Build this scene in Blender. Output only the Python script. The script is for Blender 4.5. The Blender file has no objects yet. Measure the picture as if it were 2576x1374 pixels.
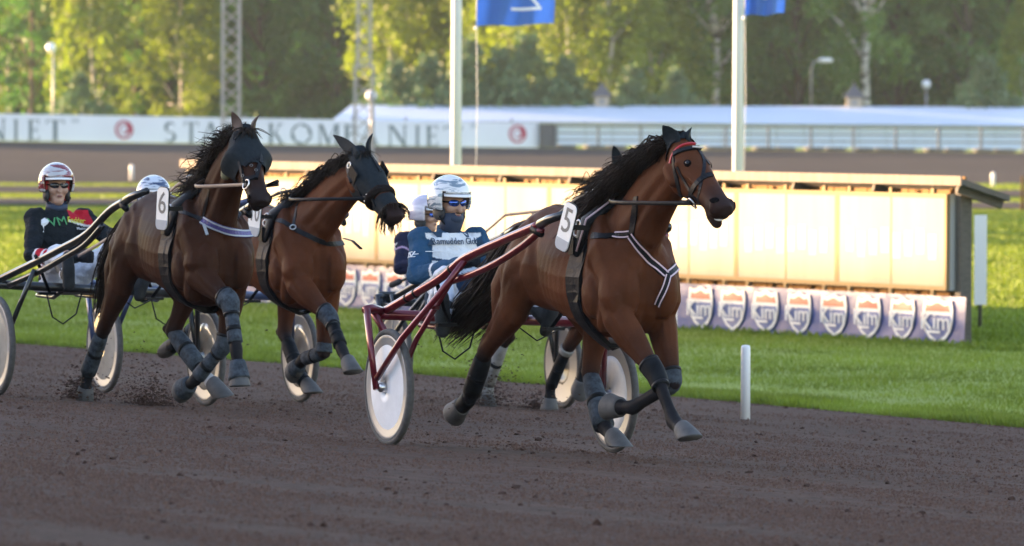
import bpy, math, random
import numpy as np
from mathutils import Vector, Matrix, Quaternion, noise
from mathutils.bvhtree import BVHTree

random.seed(7)
rng = np.random.default_rng(7)
scn = bpy.context.scene
COL = scn.collection
R = math.radians

# ------------------------------------------------------------------ camera
FPX, PW, PH = 18800.0, 2576.0, 1374.0       # focal length and frame, in units of a 2576 wide print
CAMZ = 2.11                                  # metres above the track at the leading sulky's near wheel
PITCH = math.atan((PH / 2 - 250.0) / FPX)
ROLL = .004
fw = Vector((0, math.cos(PITCH), -math.sin(PITCH)))
r0 = Vector((1, 0, 0)); u0 = r0.cross(fw)
rt = r0 * math.cos(ROLL) + u0 * math.sin(ROLL)
up = -r0 * math.sin(ROLL) + u0 * math.cos(ROLL)
CAM = Vector((0, 0, CAMZ))
cam_d = bpy.data.cameras.new('camera'); cam = bpy.data.objects.new('camera', cam_d); COL.objects.link(cam)
cam.matrix_world = Matrix((
    (rt.x, up.x, -fw.x, CAM.x), (rt.y, up.y, -fw.y, CAM.y), (rt.z, up.z, -fw.z, CAM.z), (0, 0, 0, 1)))
cam_d.sensor_width = 36; cam_d.lens = 36 * FPX / PW
cam_d.clip_start = 1; cam_d.clip_end = 4000
cam_d.dof.use_dof = True; cam_d.dof.focus_distance = 47.0; cam_d.dof.aperture_fstop = 5.8
cam_d.dof.aperture_blades = 9
scn.camera = cam

# ------------------------------------------------------------------ light
SUN_EL, SUN_AZ = 5.5, -68.0                  # degrees; azimuth from +Y towards +X: low, left and beyond
sdir = Vector((math.sin(R(SUN_AZ)) * math.cos(R(SUN_EL)), math.cos(R(SUN_AZ)) * math.cos(R(SUN_EL)), math.sin(R(SUN_EL))))
w = bpy.data.worlds.new('World'); scn.world = w; w.use_nodes = True
nt = w.node_tree; bg = nt.nodes['Background']
sky = nt.nodes.new('ShaderNodeTexSky'); sky.sky_type = 'NISHITA'; sky.sun_disc = False
sky.sun_elevation = R(SUN_EL); sky.sun_rotation = R(SUN_AZ); sky.air_density = 1.0; sky.dust_density = .6; sky.ozone_density = 1.6
nt.links.new(sky.outputs[0], bg.inputs[0]); bg.inputs[1].default_value = .15
sl = bpy.data.lights.new('sun', 'SUN'); sl.energy = 5.0; sl.angle = R(.6); sl.color = (1.0, .74, .40)
so = bpy.data.objects.new('sun', sl); COL.objects.link(so)
so.rotation_euler = sdir.to_track_quat('Z', 'Y').to_euler(); so.location = (-60, 60, 30)
scn.view_settings.view_transform = 'Standard'; scn.view_settings.look = 'None'
scn.view_settings.gamma = 1; scn.view_settings.use_curve_mapping = False
scn.view_settings.exposure = 2.75
scn.view_settings.use_white_balance = True; scn.view_settings.white_balance_temperature = 6900; scn.view_settings.white_balance_tint = 28
scn.cycles.max_bounces = 6; scn.cycles.transparent_max_bounces = 8
scn.cycles.use_denoising = True

# ------------------------------------------------------------------ measuring helpers
def ray(x, y): return fw + rt * ((x - PW / 2) / FPX) + up * ((PH / 2 - y) / FPX)
def at_y(x, y, Y): r = ray(x, y); return CAM + r * (Y / r.y)
def at_z(x, y, z): r = ray(x, y); return CAM + r * ((z - CAMZ) / r.z)

HEAD = R(66.5)                               # the field runs to the right and towards us
hd = Vector((math.cos(HEAD), -math.sin(HEAD), 0)); lf = Vector((math.sin(HEAD), math.cos(HEAD), 0))
SLOPE = .058                                 # the track is banked towards the infield
O0 = Vector((-.756, 45.6, 0))
INZ = -.70                                   # the infield lawn
def lam(p): return (Vector((p[0], p[1], 0)) - O0).dot(lf)
def track_z(x, y): return -SLOPE * max(lam((x, y)), -20)
def tl(t, l, z=None):
    p = O0 + hd * t + lf * l
    return Vector((p.x, p.y, -SLOPE * max(l, -20) if z is None else z))

# ------------------------------------------------------------------ materials
def mat(name, col, rough=.6, metal=0, spec=.5, nz=None, bump=None, coat=0, sheen=0, trans=None, attr=None, emis=None, ior=None):
    m = bpy.data.materials.new(name); m.use_nodes = True
    t = m.node_tree; b = t.nodes['Principled BSDF']
    b.inputs['Roughness'].default_value = rough; b.inputs['Metallic'].default_value = metal
    b.inputs['Specular IOR Level'].default_value = spec
    b.inputs['Coat Weight'].default_value = coat; b.inputs['Sheen Weight'].default_value = sheen
    b.inputs['Base Color'].default_value = (*col, 1)
    if ior: b.inputs['IOR'].default_value = ior
    tc = t.nodes.new('ShaderNodeTexCoord')
    src = None
    if attr:
        a = t.nodes.new('ShaderNodeVertexColor'); a.layer_name = attr; src = a.outputs['Color']
    if nz:                                   # (scale, amount[, stretch])
        mp = t.nodes.new('ShaderNodeMapping'); t.links.new(tc.outputs['Object'], mp.inputs[0])
        mp.inputs['Scale'].default_value = nz[2] if len(nz) > 2 else (1, 1, 1)
        n = t.nodes.new('ShaderNodeTexNoise'); n.inputs['Scale'].default_value = nz[0]; n.inputs['Detail'].default_value = 6
        n.inputs['Roughness'].default_value = .65
        t.links.new(mp.outputs[0], n.inputs['Vector'])
        mr = t.nodes.new('ShaderNodeMapRange'); t.links.new(n.outputs['Fac'], mr.inputs[0])
        mr.inputs[1].default_value = .3; mr.inputs[2].default_value = .7
        mr.inputs[3].default_value = 1 - nz[1]; mr.inputs[4].default_value = 1 + nz[1]
        mx = t.nodes.new('ShaderNodeMix'); mx.data_type = 'RGBA'; mx.blend_type = 'MULTIPLY'; mx.inputs[0].default_value = 1
        if src: t.links.new(src, mx.inputs[6])
        else: mx.inputs[6].default_value = (*col, 1)
        t.links.new(mr.outputs[0], mx.inputs[7]); src = mx.outputs[2]
    if src: t.links.new(src, b.inputs['Base Color'])
    if bump:
        n = t.nodes.new('ShaderNodeTexNoise'); n.inputs['Scale'].default_value = bump[0]; n.inputs['Detail'].default_value = 4
        t.links.new(tc.outputs['Object'], n.inputs['Vector'])
        bp = t.nodes.new('ShaderNodeBump'); bp.inputs['Strength'].default_value = bump[1]
        bp.inputs['Distance'].default_value = bump[2] if len(bump) > 2 else .02
        t.links.new(n.outputs['Fac'], bp.inputs['Height']); t.links.new(bp.outputs[0], b.inputs['Normal'])
    if trans:                                # thin translucent sheet: (colour, share)
        tr = t.nodes.new('ShaderNodeBsdfTranslucent'); tr.inputs[0].default_value = (*trans[0], 1)
        ms = t.nodes.new('ShaderNodeMixShader'); ms.inputs[0].default_value = trans[1]
        t.links.new(b.outputs[0], ms.inputs[1]); t.links.new(tr.outputs[0], ms.inputs[2])
        t.links.new(ms.outputs[0], t.nodes['Material Output'].inputs[0])
        if src and trans[0] is not None:
            mm = t.nodes.new('ShaderNodeMix'); mm.data_type = 'RGBA'; mm.blend_type = 'MULTIPLY'; mm.inputs[0].default_value = 1
            t.links.new(src, mm.inputs[6]); mm.inputs[7].default_value = (*trans[0], 1); t.links.new(mm.outputs[2], tr.inputs[0])
    if emis:
        b.inputs['Emission Color'].default_value = (*emis[0], 1); b.inputs['Emission Strength'].default_value = emis[1]
    return m

# ------------------------------------------------------------------ mesh helpers
class MB:
    """collects closed shapes and links them as one mesh object"""
    def __init__(s, off=(0, 0, 0)): s.v = []; s.f = []; s.mi = []; s.off = Vector(off); s.m = 0; s.sm = []
    def add(s, verts, faces, smooth=False):
        b = len(s.v); s.v += [tuple(Vector(p) - s.off) for p in verts]
        s.f += [tuple(i + b for i in f) for f in faces]; s.mi += [s.m] * len(faces); s.sm += [smooth] * len(faces)
        return s
    def box(s, c, d, ax=None):
        x, y, z = ax if ax else (Vector((1, 0, 0)), Vector((0, 1, 0)), Vector((0, 0, 1)))
        c = Vector(c); P = [c + x * (d[0] / 2 * i) + y * (d[1] / 2 * j) + z * (d[2] / 2 * k) for i in (-1, 1) for j in (-1, 1) for k in (-1, 1)]
        return s.add(P, [(0, 1, 3, 2), (4, 6, 7, 5), (0, 4, 5, 1), (2, 3, 7, 6), (0, 2, 6, 4), (1, 5, 7, 3)])
    def bar(s, a, b, wd, ht, upv=(0, 0, 1)):
        a, b = Vector(a), Vector(b); x = (b - a); L = x.length; x.normalize()
        y = Vector(upv).cross(x).normalized(); z = x.cross(y)
        return s.box((a + b) / 2, (L, wd, ht), (x, y, z))
    def loft(s, rings, smooth=True, cap=True):
        n = len(rings[0]); b = []; F = []
        for r in rings: b += list(r)
        for i in range(len(rings) - 1):
            for j in range(n):
                k = (j + 1) % n; F.append((i * n + j, i * n + k, (i + 1) * n + k, (i + 1) * n + j))
        if cap:
            F.append(tuple(range(n - 1, -1, -1))); F.append(tuple(range((len(rings) - 1) * n, len(rings) * n)))
        return s.add(b, F, smooth)
    def tube(s, pts, rad, n=10, flat=1.0, upv=None, smooth=True, ball=False):
        pts = [Vector(p) for p in pts]; m = len(pts)
        if not hasattr(rad, '__len__'): rad = [rad] * m
        rings = []; prev = None
        for i, p in enumerate(pts):
            t = (pts[min(i + 1, m - 1)] - pts[max(i - 1, 0)]).normalized()
            if upv is not None: y = Vector(upv).cross(t)
            elif prev is not None: y = prev - t * prev.dot(t)
            else: y = Vector((0, 0, 1)).cross(t)
            if y.length < 1e-4: y = Vector((1, 0, 0)).cross(t)
            y.normalize(); z = t.cross(y); prev = y
            ra, rb = rad[i] if hasattr(rad[i], '__len__') else (rad[i], rad[i] * flat)
            def ring(c, k): return [c + y * (ra * k * math.cos(2 * math.pi * j / n)) + z * (rb * k * math.sin(2 * math.pi * j / n)) for j in range(n)]
            e = (ra + rb) / 2
            if ball and i == 0:
                rings += [ring(p - t * e * .9, .4), ring(p - t * e * .6, .8)]
            rings.append(ring(p, 1))
            if ball and i == m - 1:
                rings += [ring(p + t * e * .6, .8), ring(p + t * e * .9, .4)]
        return s.loft(rings, smooth)
    def ball(s, c, r, n=12, ax=None):
        x, y, z = ax if ax else (Vector((1, 0, 0)), Vector((0, 1, 0)), Vector((0, 0, 1)))
        if not hasattr(r, '__len__'): r = (r, r, r)
        c = Vector(c); rings = []
        for i in range(1, n // 2 + 1):
            th = math.pi * i / (n // 2 + 1)
            rings.append([c + z * (-math.cos(th) * r[2]) + x * (math.sin(th) * math.cos(2 * math.pi * j / n) * r[0]) + y * (math.sin(th) * math.sin(2 * math.pi * j / n) * r[1]) for j in range(n)])
        return s.loft(rings)
    def torus(s, c, axis, Rm, rm, n=48, k=10, sx=1.0):
        c = Vector(c); a = Vector(axis).normalized(); x = a.orthogonal().normalized(); y = a.cross(x)
        P = []; F = []
        for i in range(n):
            d = x * math.cos(2 * math.pi * i / n) + y * math.sin(2 * math.pi * i / n)
            for j in range(k):
                q = 2 * math.pi * j / k; P.append(c + d * (Rm + rm * math.cos(q)) + a * (rm * sx * math.sin(q)))
        for i in range(n):
            for j in range(k):
                F.append((i * k + j, ((i + 1) % n) * k + j, ((i + 1) % n) * k + (j + 1) % k, i * k + (j + 1) % k))
        return s.add(P, F, True)
    def lathe(s, c, axis, prof, n=48, smooth=True):
        """prof: (radius, height along axis), closed at the ends by caps"""
        c = Vector(c); a = Vector(axis).normalized(); x = a.orthogonal().normalized(); y = a.cross(x)
        return s.loft([[c + (x * math.cos(2 * math.pi * j / n) + y * math.sin(2 * math.pi * j / n)) * max(r, 1e-4) + a * h for j in range(n)] for r, h in prof], smooth)
    def prism(s, poly, o, x, y, d):
        """polygon (2d) in the frame o,x,y, thickness vector d"""
        o, x, y, d = Vector(o), Vector(x), Vector(y), Vector(d); n = len(poly)
        P = [o + x * p[0] + y * p[1] for p in poly]; P += [p + d for p in P]
        F = [tuple(range(n - 1, -1, -1)), tuple(range(n, 2 * n))] + [(i, (i + 1) % n, (i + 1) % n + n, i + n) for i in range(n)]
        return s.add(P, F)
    def mesh(s, name, mats, smooth=None):
        me = bpy.data.meshes.new(name); me.from_pydata(s.v, [], s.f)
        for m in (mats if isinstance(mats, (list, tuple)) else [mats]): me.materials.append(m)
        me.polygons.foreach_set('material_index', s.mi)
        me.polygons.foreach_set('use_smooth', s.sm if smooth is None else [smooth] * len(s.f))
        me.update(); return me
    def build(s, name, mats, parent=None, smooth=None):
        return link(name, s.mesh(name, mats, smooth), parent)

def link(name, me, parent=None):
    o = bpy.data.objects.new(name, me); COL.objects.link(o)
    if parent: o.parent = parent
    return o
def tag(o, label=None, cat=None, group=None, kind=None):
    for k, v in (('label', label), ('category', cat), ('group', group), ('kind', kind)):
        if v: o[k] = v
    return o
def thing(name, label, cat, loc=(0, 0, 0), rz=0, group=None):
    o = bpy.data.objects.new(name, None); COL.objects.link(o); o.location = loc; o.rotation_euler = (0, 0, rz); o.empty_display_size = .2
    return tag(o, label, cat, group)
def dup(root, loc, rz=None, label=None, scale=None):
    r = root.copy(); COL.objects.link(r); r.location = loc
    if rz is not None: r.rotation_euler = (0, 0, rz)
    if scale: r.scale = scale
    if label: r['label'] = label
    for ch in list(root.children):
        c = ch.copy(); COL.objects.link(c); c.parent = r
        for g in list(ch.children):
            d = g.copy(); COL.objects.link(d); d.parent = c
    return r
def raw(name, V, F, mats, mi=None, smooth=False, parent=None):
    """large meshes from numpy arrays; all faces have the same number of corners"""
    V = np.asarray(V, dtype=np.float32); F = np.asarray(F, dtype=np.int32); k = F.shape[1]
    me = bpy.data.meshes.new(name); me.vertices.add(len(V)); me.vertices.foreach_set('co', V.ravel())
    me.loops.add(F.size); me.loops.foreach_set('vertex_index', F.ravel())
    me.polygons.add(len(F)); me.polygons.foreach_set('loop_start', np.arange(0, F.size, k, dtype=np.int32))
    for m in (mats if isinstance(mats, (list, tuple)) else [mats]): me.materials.append(m)
    if mi is not None: me.polygons.foreach_set('material_index', np.asarray(mi, dtype=np.int32))
    me.polygons.foreach_set('use_smooth', [smooth] * len(F))
    me.update(calc_edges=True); me.validate()
    return link(name, me, parent)
def fuse(mb, voxel, iters=3, fac=.5):
    """one continuous skin from overlapping shapes"""
    me = bpy.data.meshes.new('tmp'); me.from_pydata(mb.v, [], mb.f); o = bpy.data.objects.new('tmp', me); COL.objects.link(o)
    r = o.modifiers.new('r', 'REMESH'); r.mode = 'VOXEL'; r.voxel_size = voxel
    sm = o.modifiers.new('s', 'SMOOTH'); sm.iterations = iters; sm.factor = fac
    dg = bpy.context.evaluated_depsgraph_get(); dg.update()
    out = bpy.data.meshes.new_from_object(o.evaluated_get(dg))
    bpy.data.objects.remove(o); bpy.data.meshes.remove(me)
    out.polygons.foreach_set('use_smooth', [True] * len(out.polygons))
    return out
def verts_of(me):
    a = np.empty(len(me.vertices) * 3, dtype=np.float32); me.vertices.foreach_get('co', a); return a.reshape(-1, 3)
def set_col(me, cols, name='Col'):
    at = me.color_attributes.new(name, 'FLOAT_COLOR', 'POINT')
    c = np.ones((len(cols), 4), dtype=np.float32); c[:, :3] = cols; at.data.foreach_set('color', c.ravel())
def text_mesh(s, size, ext=.002, align='CENTER'):
    cu = bpy.data.curves.new('t', 'FONT'); cu.body = s; cu.size = size; cu.extrude = ext; cu.align_x = align; cu.align_y = 'CENTER'; cu.resolution_u = 3
    o = bpy.data.objects.new('t', cu); COL.objects.link(o)
    dg = bpy.context.evaluated_depsgraph_get(); dg.update()
    me = bpy.data.meshes.new_from_object(o.evaluated_get(dg)); bpy.data.objects.remove(o); bpy.data.curves.remove(cu)
    return me
def lettering(name, s, size, o, x, y, m, parent=None, bold=0, ext=.002, sx=1.0, off=(0, 0, 0), align='CENTER', bvh=None, dirv=None, lift=.004):
    """letters laid in the frame o,x,y (or pressed on to a surface given by bvh along dirv)"""
    me = text_mesh(s, size, ext, align); V = verts_of(me).copy()
    o, x, y = Vector(o), Vector(x).normalized(), Vector(y).normalized(); n = x.cross(y)
    out = np.empty_like(V)
    for i, p in enumerate(V):
        q = o + x * float(p[0]) * sx + y * float(p[1])
        if bvh is not None:
            h = bvh.ray_cast(q - Vector(dirv) * .6, Vector(dirv))
            q = (h[0] if h[0] is not None else bvh.find_nearest(q)[0]) - Vector(dirv) * lift
        q = q + n * float(p[2]) - Vector(off); out[i] = q
    me.vertices.foreach_set('co', out.ravel()); me.materials.clear(); me.materials.append(m); me.update(); me.name = name
    return link(name, me, parent)

# shared materials
M = {}
M['white'] = mat('white_paint', (.78, .78, .77), .45)
M['black'] = mat('black_leather', (.012, .012, .014), .42, bump=(60, .15), ior=1.22)
M['rubber'] = mat('rubber', (.02, .02, .021), .75, nz=(30, .3))
M['steel'] = mat('steel', (.6, .6, .6), .3, 1)
M['wood'] = mat('weathered_wood', (.085, .072, .058), .75, nz=(4, .35, (3, 3, 14)), bump=(40, .2))
M['wood_warm'] = mat('stained_wood', (.20, .115, .048), .8, spec=.06, nz=(4, .3, (8, 8, 2)))
# ------------------------------------------------------------------ ground
def dirt_mat():
    m = bpy.data.materials.new('track_dirt'); m.use_nodes = True; t = m.node_tree; b = t.nodes['Principled BSDF']
    b.inputs['Roughness'].default_value = .92; b.inputs['Specular IOR Level'].default_value = .2
    tc = t.nodes.new('ShaderNodeTexCoord')
    def nz(sc, st, det=6, rough=.65):
        mp = t.nodes.new('ShaderNodeMapping'); mp.inputs['Rotation'].default_value = (0, 0, HEAD); mp.inputs['Scale'].default_value = st
        t.links.new(tc.outputs['Object'], mp.inputs[0])
        n = t.nodes.new('ShaderNodeTexNoise'); n.inputs['Scale'].default_value = sc; n.inputs['Detail'].default_value = det; n.inputs['Roughness'].default_value = rough
        t.links.new(mp.outputs[0], n.inputs['Vector']); return n.outputs['Fac']
    a = nz(.25, (.35, 1.6, 1)); c = nz(9, (1, 1, 1), 8, .75); e = nz(1.2, (.12, 2.2, 1), 3)
    r1 = t.nodes.new('ShaderNodeValToRGB'); r1.color_ramp.elements[0].position = .3; r1.color_ramp.elements[1].position = .72
    r1.color_ramp.elements[0].color = (.074, .038, .028, 1); r1.color_ramp.elements[1].color = (.122, .066, .049, 1)
    mx = t.nodes.new('ShaderNodeMath'); mx.operation = 'MULTIPLY_ADD'; mx.inputs[1].default_value = .5
    t.links.new(a, mx.inputs[0]); m2 = t.nodes.new('ShaderNodeMath'); m2.operation = 'MULTIPLY'; m2.inputs[1].default_value = .5
    t.links.new(e, m2.inputs[0]); t.links.new(m2.outputs[0], mx.inputs[2]); t.links.new(mx.outputs[0], r1.inputs[0])
    r2 = t.nodes.new('ShaderNodeValToRGB'); r2.color_ramp.elements[0].position = .40; r2.color_ramp.elements[1].position = .54
    r2.color_ramp.elements[0].color = (.38, .36, .36, 1); r2.color_ramp.elements[1].color = (1, 1, 1, 1)
    t.links.new(c, r2.inputs[0])
    mm = t.nodes.new('ShaderNodeMix'); mm.data_type = 'RGBA'; mm.blend_type = 'MULTIPLY'; mm.inputs[0].default_value = .9
    t.links.new(r1.outputs[0], mm.inputs[6]); t.links.new(r2.outputs[0], mm.inputs[7]); t.links.new(mm.outputs[2], b.inputs['Base Color'])
    # harrow lines and hoof hollows
    hl = nz(2.6, (.05, 3.0, 1), 4, .6); hp = nz(2.3, (1.0, .8, 1), 3, .5)
    ad = t.nodes.new('ShaderNodeMath'); ad.operation = 'ADD'; t.links.new(c, ad.inputs[0])
    m3 = t.nodes.new('ShaderNodeMath'); m3.operation = 'MULTIPLY_ADD'; m3.inputs[1].default_value = 1.6; t.links.new(hl, m3.inputs[0])
    m4 = t.nodes.new('ShaderNodeMath'); m4.operation = 'MULTIPLY'; m4.inputs[1].default_value = 1.5; t.links.new(hp, m4.inputs[0]); t.links.new(m4.outputs[0], m3.inputs[2]); t.links.new(m3.outputs[0], ad.inputs[1])
    bp = t.nodes.new('ShaderNodeBump'); bp.inputs['Strength'].default_value = 1.0; bp.inputs['Distance'].default_value = .04
    t.links.new(ad.outputs[0], bp.inputs['Height']); t.links.new(bp.outputs[0], b.inputs['Normal'])
    return m
def grass_mat(name, c0, c1):
    m = bpy.data.materials.new(name); m.use_nodes = True; t = m.node_tree; b = t.nodes['Principled BSDF']
    b.inputs['Roughness'].default_value = .75; b.inputs['Specular IOR Level'].default_value = .25
    tc = t.nodes.new('ShaderNodeTexCoord')
    n = t.nodes.new('ShaderNodeTexNoise'); n.inputs['Scale'].default_value = .35; n.inputs['Detail'].default_value = 8; n.inputs['Roughness'].default_value = .7
    t.links.new(tc.outputs['Object'], n.inputs['Vector'])
    r = t.nodes.new('ShaderNodeValToRGB'); r.color_ramp.elements[0].position = .35; r.color_ramp.elements[1].position = .65
    r.color_ramp.elements[0].color = (*c0, 1); r.color_ramp.elements[1].color = (*c1, 1)
    t.links.new(n.outputs['Fac'], r.inputs[0]); t.links.new(r.outputs[0], b.inputs['Base Color'])
    n2 = t.nodes.new('ShaderNodeTexNoise'); n2.inputs['Scale'].default_value = 14; n2.inputs['Detail'].default_value = 5
    t.links.new(tc.outputs['Object'], n2.inputs['Vector'])
    bp = t.nodes.new('ShaderNodeBump'); bp.inputs['Strength'].default_value = 1; bp.inputs['Distance'].default_value = .12
    t.links.new(n2.outputs['Fac'], bp.inputs['Height']); t.links.new(bp.outputs[0], b.inputs['Normal'])
    return m
M['dirt'] = dirt_mat()
M['lawn'] = grass_mat('lawn', (.19, .26, .03), (.26, .345, .048))
M['far_dirt'] = mat('far_dirt', (.046, .034, .030), .95, spec=.1, nz=(.12, .15))

# where the dirt meets the lawn, as (along, across) metres
EDGE = [(-220, -28.0), (-140, -9.0), (-90, 1.5), (-60, 6.3), (-45, 8.8), (-34.5, 10.6), (-31.5, 11.5), (-28.4, 12.05), (-25.8, 12.3), (-21.5, 12.4), (-15.5, 12.43), (0, 12.4), (40, 12.2), (90, 11.0)]
def edge_l(t):
    ts = [e[0] for e in EDGE]; ls = [e[1] for e in EDGE]
    return float(np.interp(t, ts, ls))
mb = MB()
ts = np.concatenate([np.linspace(-220, -70, 16), np.linspace(-66, 30, 130), np.linspace(35, 90, 8)])
rows = []
for t in ts:
    e = edge_l(t); jit = .10 * noise.noise(Vector((t * 1.3, 0, 3))) + .05 * noise.noise(Vector((t * 5, 1, 3)))
    rows.append([tl(t, l) for l in (-90, -60, min(-20, e - 14), min(-10, e - 10), e - 6, e - 2, e + jit)])
V = [p for r in rows for p in r]; n = 7
F = [(i * n + j, (i + 1) * n + j, (i + 1) * n + j + 1, i * n + j + 1) for i in range(len(rows) - 1) for j in range(n - 1)]
tag(raw('racetrack', V, F, M['dirt'], smooth=True), kind='structure', label='dark brown dirt racetrack banked towards the lawn')
rows = []
for t in ts:
    e = edge_l(t); jit = .10 * noise.noise(Vector((t * 1.3, 0, 3))) + .05 * noise.noise(Vector((t * 5, 1, 3)))
    z0 = -SLOPE * (e + jit)
    r = [tl(t, e + jit, z0 - .03), tl(t, e + jit + .01, z0 + .012), tl(t, e + jit + .5, z0 * .8 + INZ * .2 + .02), tl(t, e + 3, INZ), tl(t, max(e + 8, 24), INZ)]
    rows.append(r)
V = [p for r in rows for p in r]; n = 5
F = [(i * n + j, (i + 1) * n + j, (i + 1) * n + j + 1, i * n + j + 1) for i in range(len(rows) - 1) for j in range(n - 1)]
tag(raw('lawn', V, F, M['lawn'], smooth=True), kind='structure', label='green infield lawn beside the track')
# wide infield sheet further in
mb = MB()
c = [tl(-220, 23.5, INZ - .006), tl(90, 23.5, INZ - .006), tl(90, 320, INZ - .006), tl(-220, 320, INZ - .006)]
nx, ny = 60, 60
V = [c[0].lerp(c[1], i / nx).lerp(c[3].lerp(c[2], i / nx), j / ny) for j in range(ny + 1) for i in range(nx + 1)]
V = [tuple(p) for p in V]
F = [(j * (nx + 1) + i, j * (nx + 1) + i + 1, (j + 1) * (nx + 1) + i + 1, (j + 1) * (nx + 1) + i) for j in range(ny) for i in range(nx)]
tag(raw('infield', V, F, M['lawn'], smooth=True), kind='structure', label='wide grass infield striped by long evening shadows')
# a big ground sheet under everything
tag(MB().add([(-500, -150, -9.3), (500, -150, -9.3), (500, 520, -9.3), (-500, 520, -9.3)], [(0, 1, 2, 3)]).build('terrain', M['lawn']), kind='structure', label='ground around the racecourse')

# far bend: two dirt strips on the grass, then the banked far track rising to the fence
def yz(py, z, px=1288):
    return at_z(px, py, z).y
def strip(name, y0, y1, z0, z1, m, label, x0=-60, x1=60, n=24):
    V = []; F = []
    for i in range(n + 1):
        x = x0 + (x1 - x0) * i / n
        V += [(x, y0, z0), (x, (y0 + y1) / 2, (z0 + z1) / 2), (x, y1, z1)]
    for i in range(n):
        for j in range(2): F.append((i * 3 + j, (i + 1) * 3 + j, (i + 1) * 3 + j + 1, i * 3 + j + 1))
    return tag(raw(name, V, F, m, smooth=True), kind='structure', label=label)
strip('training_path', yz(522, INZ), yz(506, INZ), INZ + .03, INZ + .03, M['far_dirt'], 'brown training path crossing the far infield, nearer one')
strip('training_path', yz(491, INZ), yz(475, INZ), INZ + .03, INZ + .03, M['far_dirt'], 'brown training path crossing the far infield, farther one')
V = []; F = []; n = 30
for i in range(n + 1):
    px = -900 + 4400 * i / n
    lo = 452 + (px / 2576) * 23; hi = 356 + px / 1355 * 17 if px < 1355 else 373 + (px - 1355) / 1221 * 12
    a = at_y(px, lo, 245 + 4 * px / 2576)
    b_ = at_y(px, hi, 279 + 12 * px / 2576)
    V += [(a.x, a.y - 3, INZ - .1), tuple(a), tuple(a.lerp(b_, .5)), tuple(b_), (b_.x, b_.y + 8, b_.z + .02), (b_.x, b_.y + 160, b_.z - .2)]
for i in range(n):
    for j in range(3): F.append((i * 6 + j, (i + 1) * 6 + j, (i + 1) * 6 + j + 1, i * 6 + j + 1))
tag(raw('far_track', V, F, M['far_dirt'], smooth=True), kind='structure', label='banked brown far bend of the racetrack')
F = [(i * 6 + j, (i + 1) * 6 + j, (i + 1) * 6 + j + 1, i * 6 + j + 1) for i in range(n) for j in (3, 4)]
tag(raw('verge', V, F, M['lawn'], smooth=True), kind='structure', label='grass verge behind the far fence')

# loose dirt on the near track
def clods(name, centers, sizes, m, label):
    tet = np.array([[1, 0, -.4], [-.5, .87, -.3], [-.5, -.87, -.35], [.1, .05, .8], [.7, .6, .35], [-.8, .1, .4]])
    faces = np.array([[0, 4, 2], [4, 3, 2], [0, 1, 4], [1, 3, 4], [1, 5, 3], [1, 2, 5], [2, 3, 5], [0, 2, 1]])
    N = len(centers); V = np.empty((N, 6, 3)); a = rng.uniform(0, 6.28, N)
    jit = rng.uniform(.6, 1.3, (N, 6, 1)); P = tet[None] * jit
    ca, sa = np.cos(a)[:, None], np.sin(a)[:, None]
    V[:, :, 0] = P[:, :, 0] * ca - P[:, :, 1] * sa; V[:, :, 1] = P[:, :, 0] * sa + P[:, :, 1] * ca; V[:, :, 2] = P[:, :, 2] * rng.uniform(.5, .9, (N, 1))
    V = V * np.asarray(sizes)[:, None, None] + np.asarray(centers)[:, None, :]
    Fc = (faces[None] + (np.arange(N) * 6)[:, None, None]).reshape(-1, 3)
    return tag(raw(name, V.reshape(-1, 3), Fc, m), kind='stuff', label=label)
M['clod'] = mat('dirt_clod', (.056, .031, .023), .95, spec=.1, nz=(20, .4))
N = 7000
tt = rng.uniform(-34, 17, N * 3); ll = rng.uniform(-13, 12.3, N * 3)
keep = [i for i in range(N * 3) if abs(noise.noise(Vector((tt[i] * .18, ll[i] * .9, 1)))) > rng.uniform(0, .42)][:N]
tt, ll = tt[keep], ll[keep]; ll = np.minimum(ll, np.array([edge_l(t) for t in tt]) - .1)
sz = np.minimum(rng.gamma(1.5, .0042, len(tt)) + .003, .032)
cs = [tuple(tl(t, l, -SLOPE * l + s * .2)) for t, l, s in zip(tt, ll, sz)]
clods('loose_dirt', cs, sz, M['clod'], 'clods of loose dirt strewn over the track')

def grains(n):
    y = 1 / rng.uniform(1 / 84, 1 / 26.5, n); x = rng.uniform(-1.1, 1.1, n) * y * .0685
    l = (x - O0.x) * lf.x + (y - O0.y) * lf.y; t = (x - O0.x) * hd.x + (y - O0.y) * hd.y
    pat = np.array([noise.noise(Vector((a * .25, b * 1.1, 2))) + .6 * noise.noise(Vector((a * 1.1, b * 3.0, 8))) for a, b in zip(t, l)])
    k = (l < np.array([edge_l(q) for q in t]) - .05) & (pat > rng.uniform(-.55, .62, n)); x, y, l = x[k], y[k], l[k]; n = len(x)
    s = np.minimum(rng.gamma(1.5, .0028, n) + .0026, .015) * (y / 42) ** .5
    z = -SLOPE * np.maximum(l, -20) + s * .15
    tet = np.array([[1, 0, -.3], [-.5, .87, -.3], [-.5, -.87, -.3], [.05, .05, .75]]); fc = np.array([[0, 1, 3], [1, 2, 3], [2, 0, 3]])
    a = rng.uniform(0, 6.28, n); P = tet[None] * rng.uniform(.6, 1.35, (n, 4, 1)); V = np.empty((n, 4, 3)); ca, sa = np.cos(a)[:, None], np.sin(a)[:, None]
    V[:, :, 0] = P[:, :, 0] * ca - P[:, :, 1] * sa; V[:, :, 1] = P[:, :, 0] * sa + P[:, :, 1] * ca; V[:, :, 2] = P[:, :, 2]
    V = V * s[:, None, None] + np.stack([x, y, z], 1)[:, None, :]
    return tag(raw('track_grit', V.reshape(-1, 3), (fc[None] + (np.arange(n) * 4)[:, None, None]).reshape(-1, 3), M['grit']), kind='stuff', label='fine crumbs of dirt covering the track')
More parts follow.
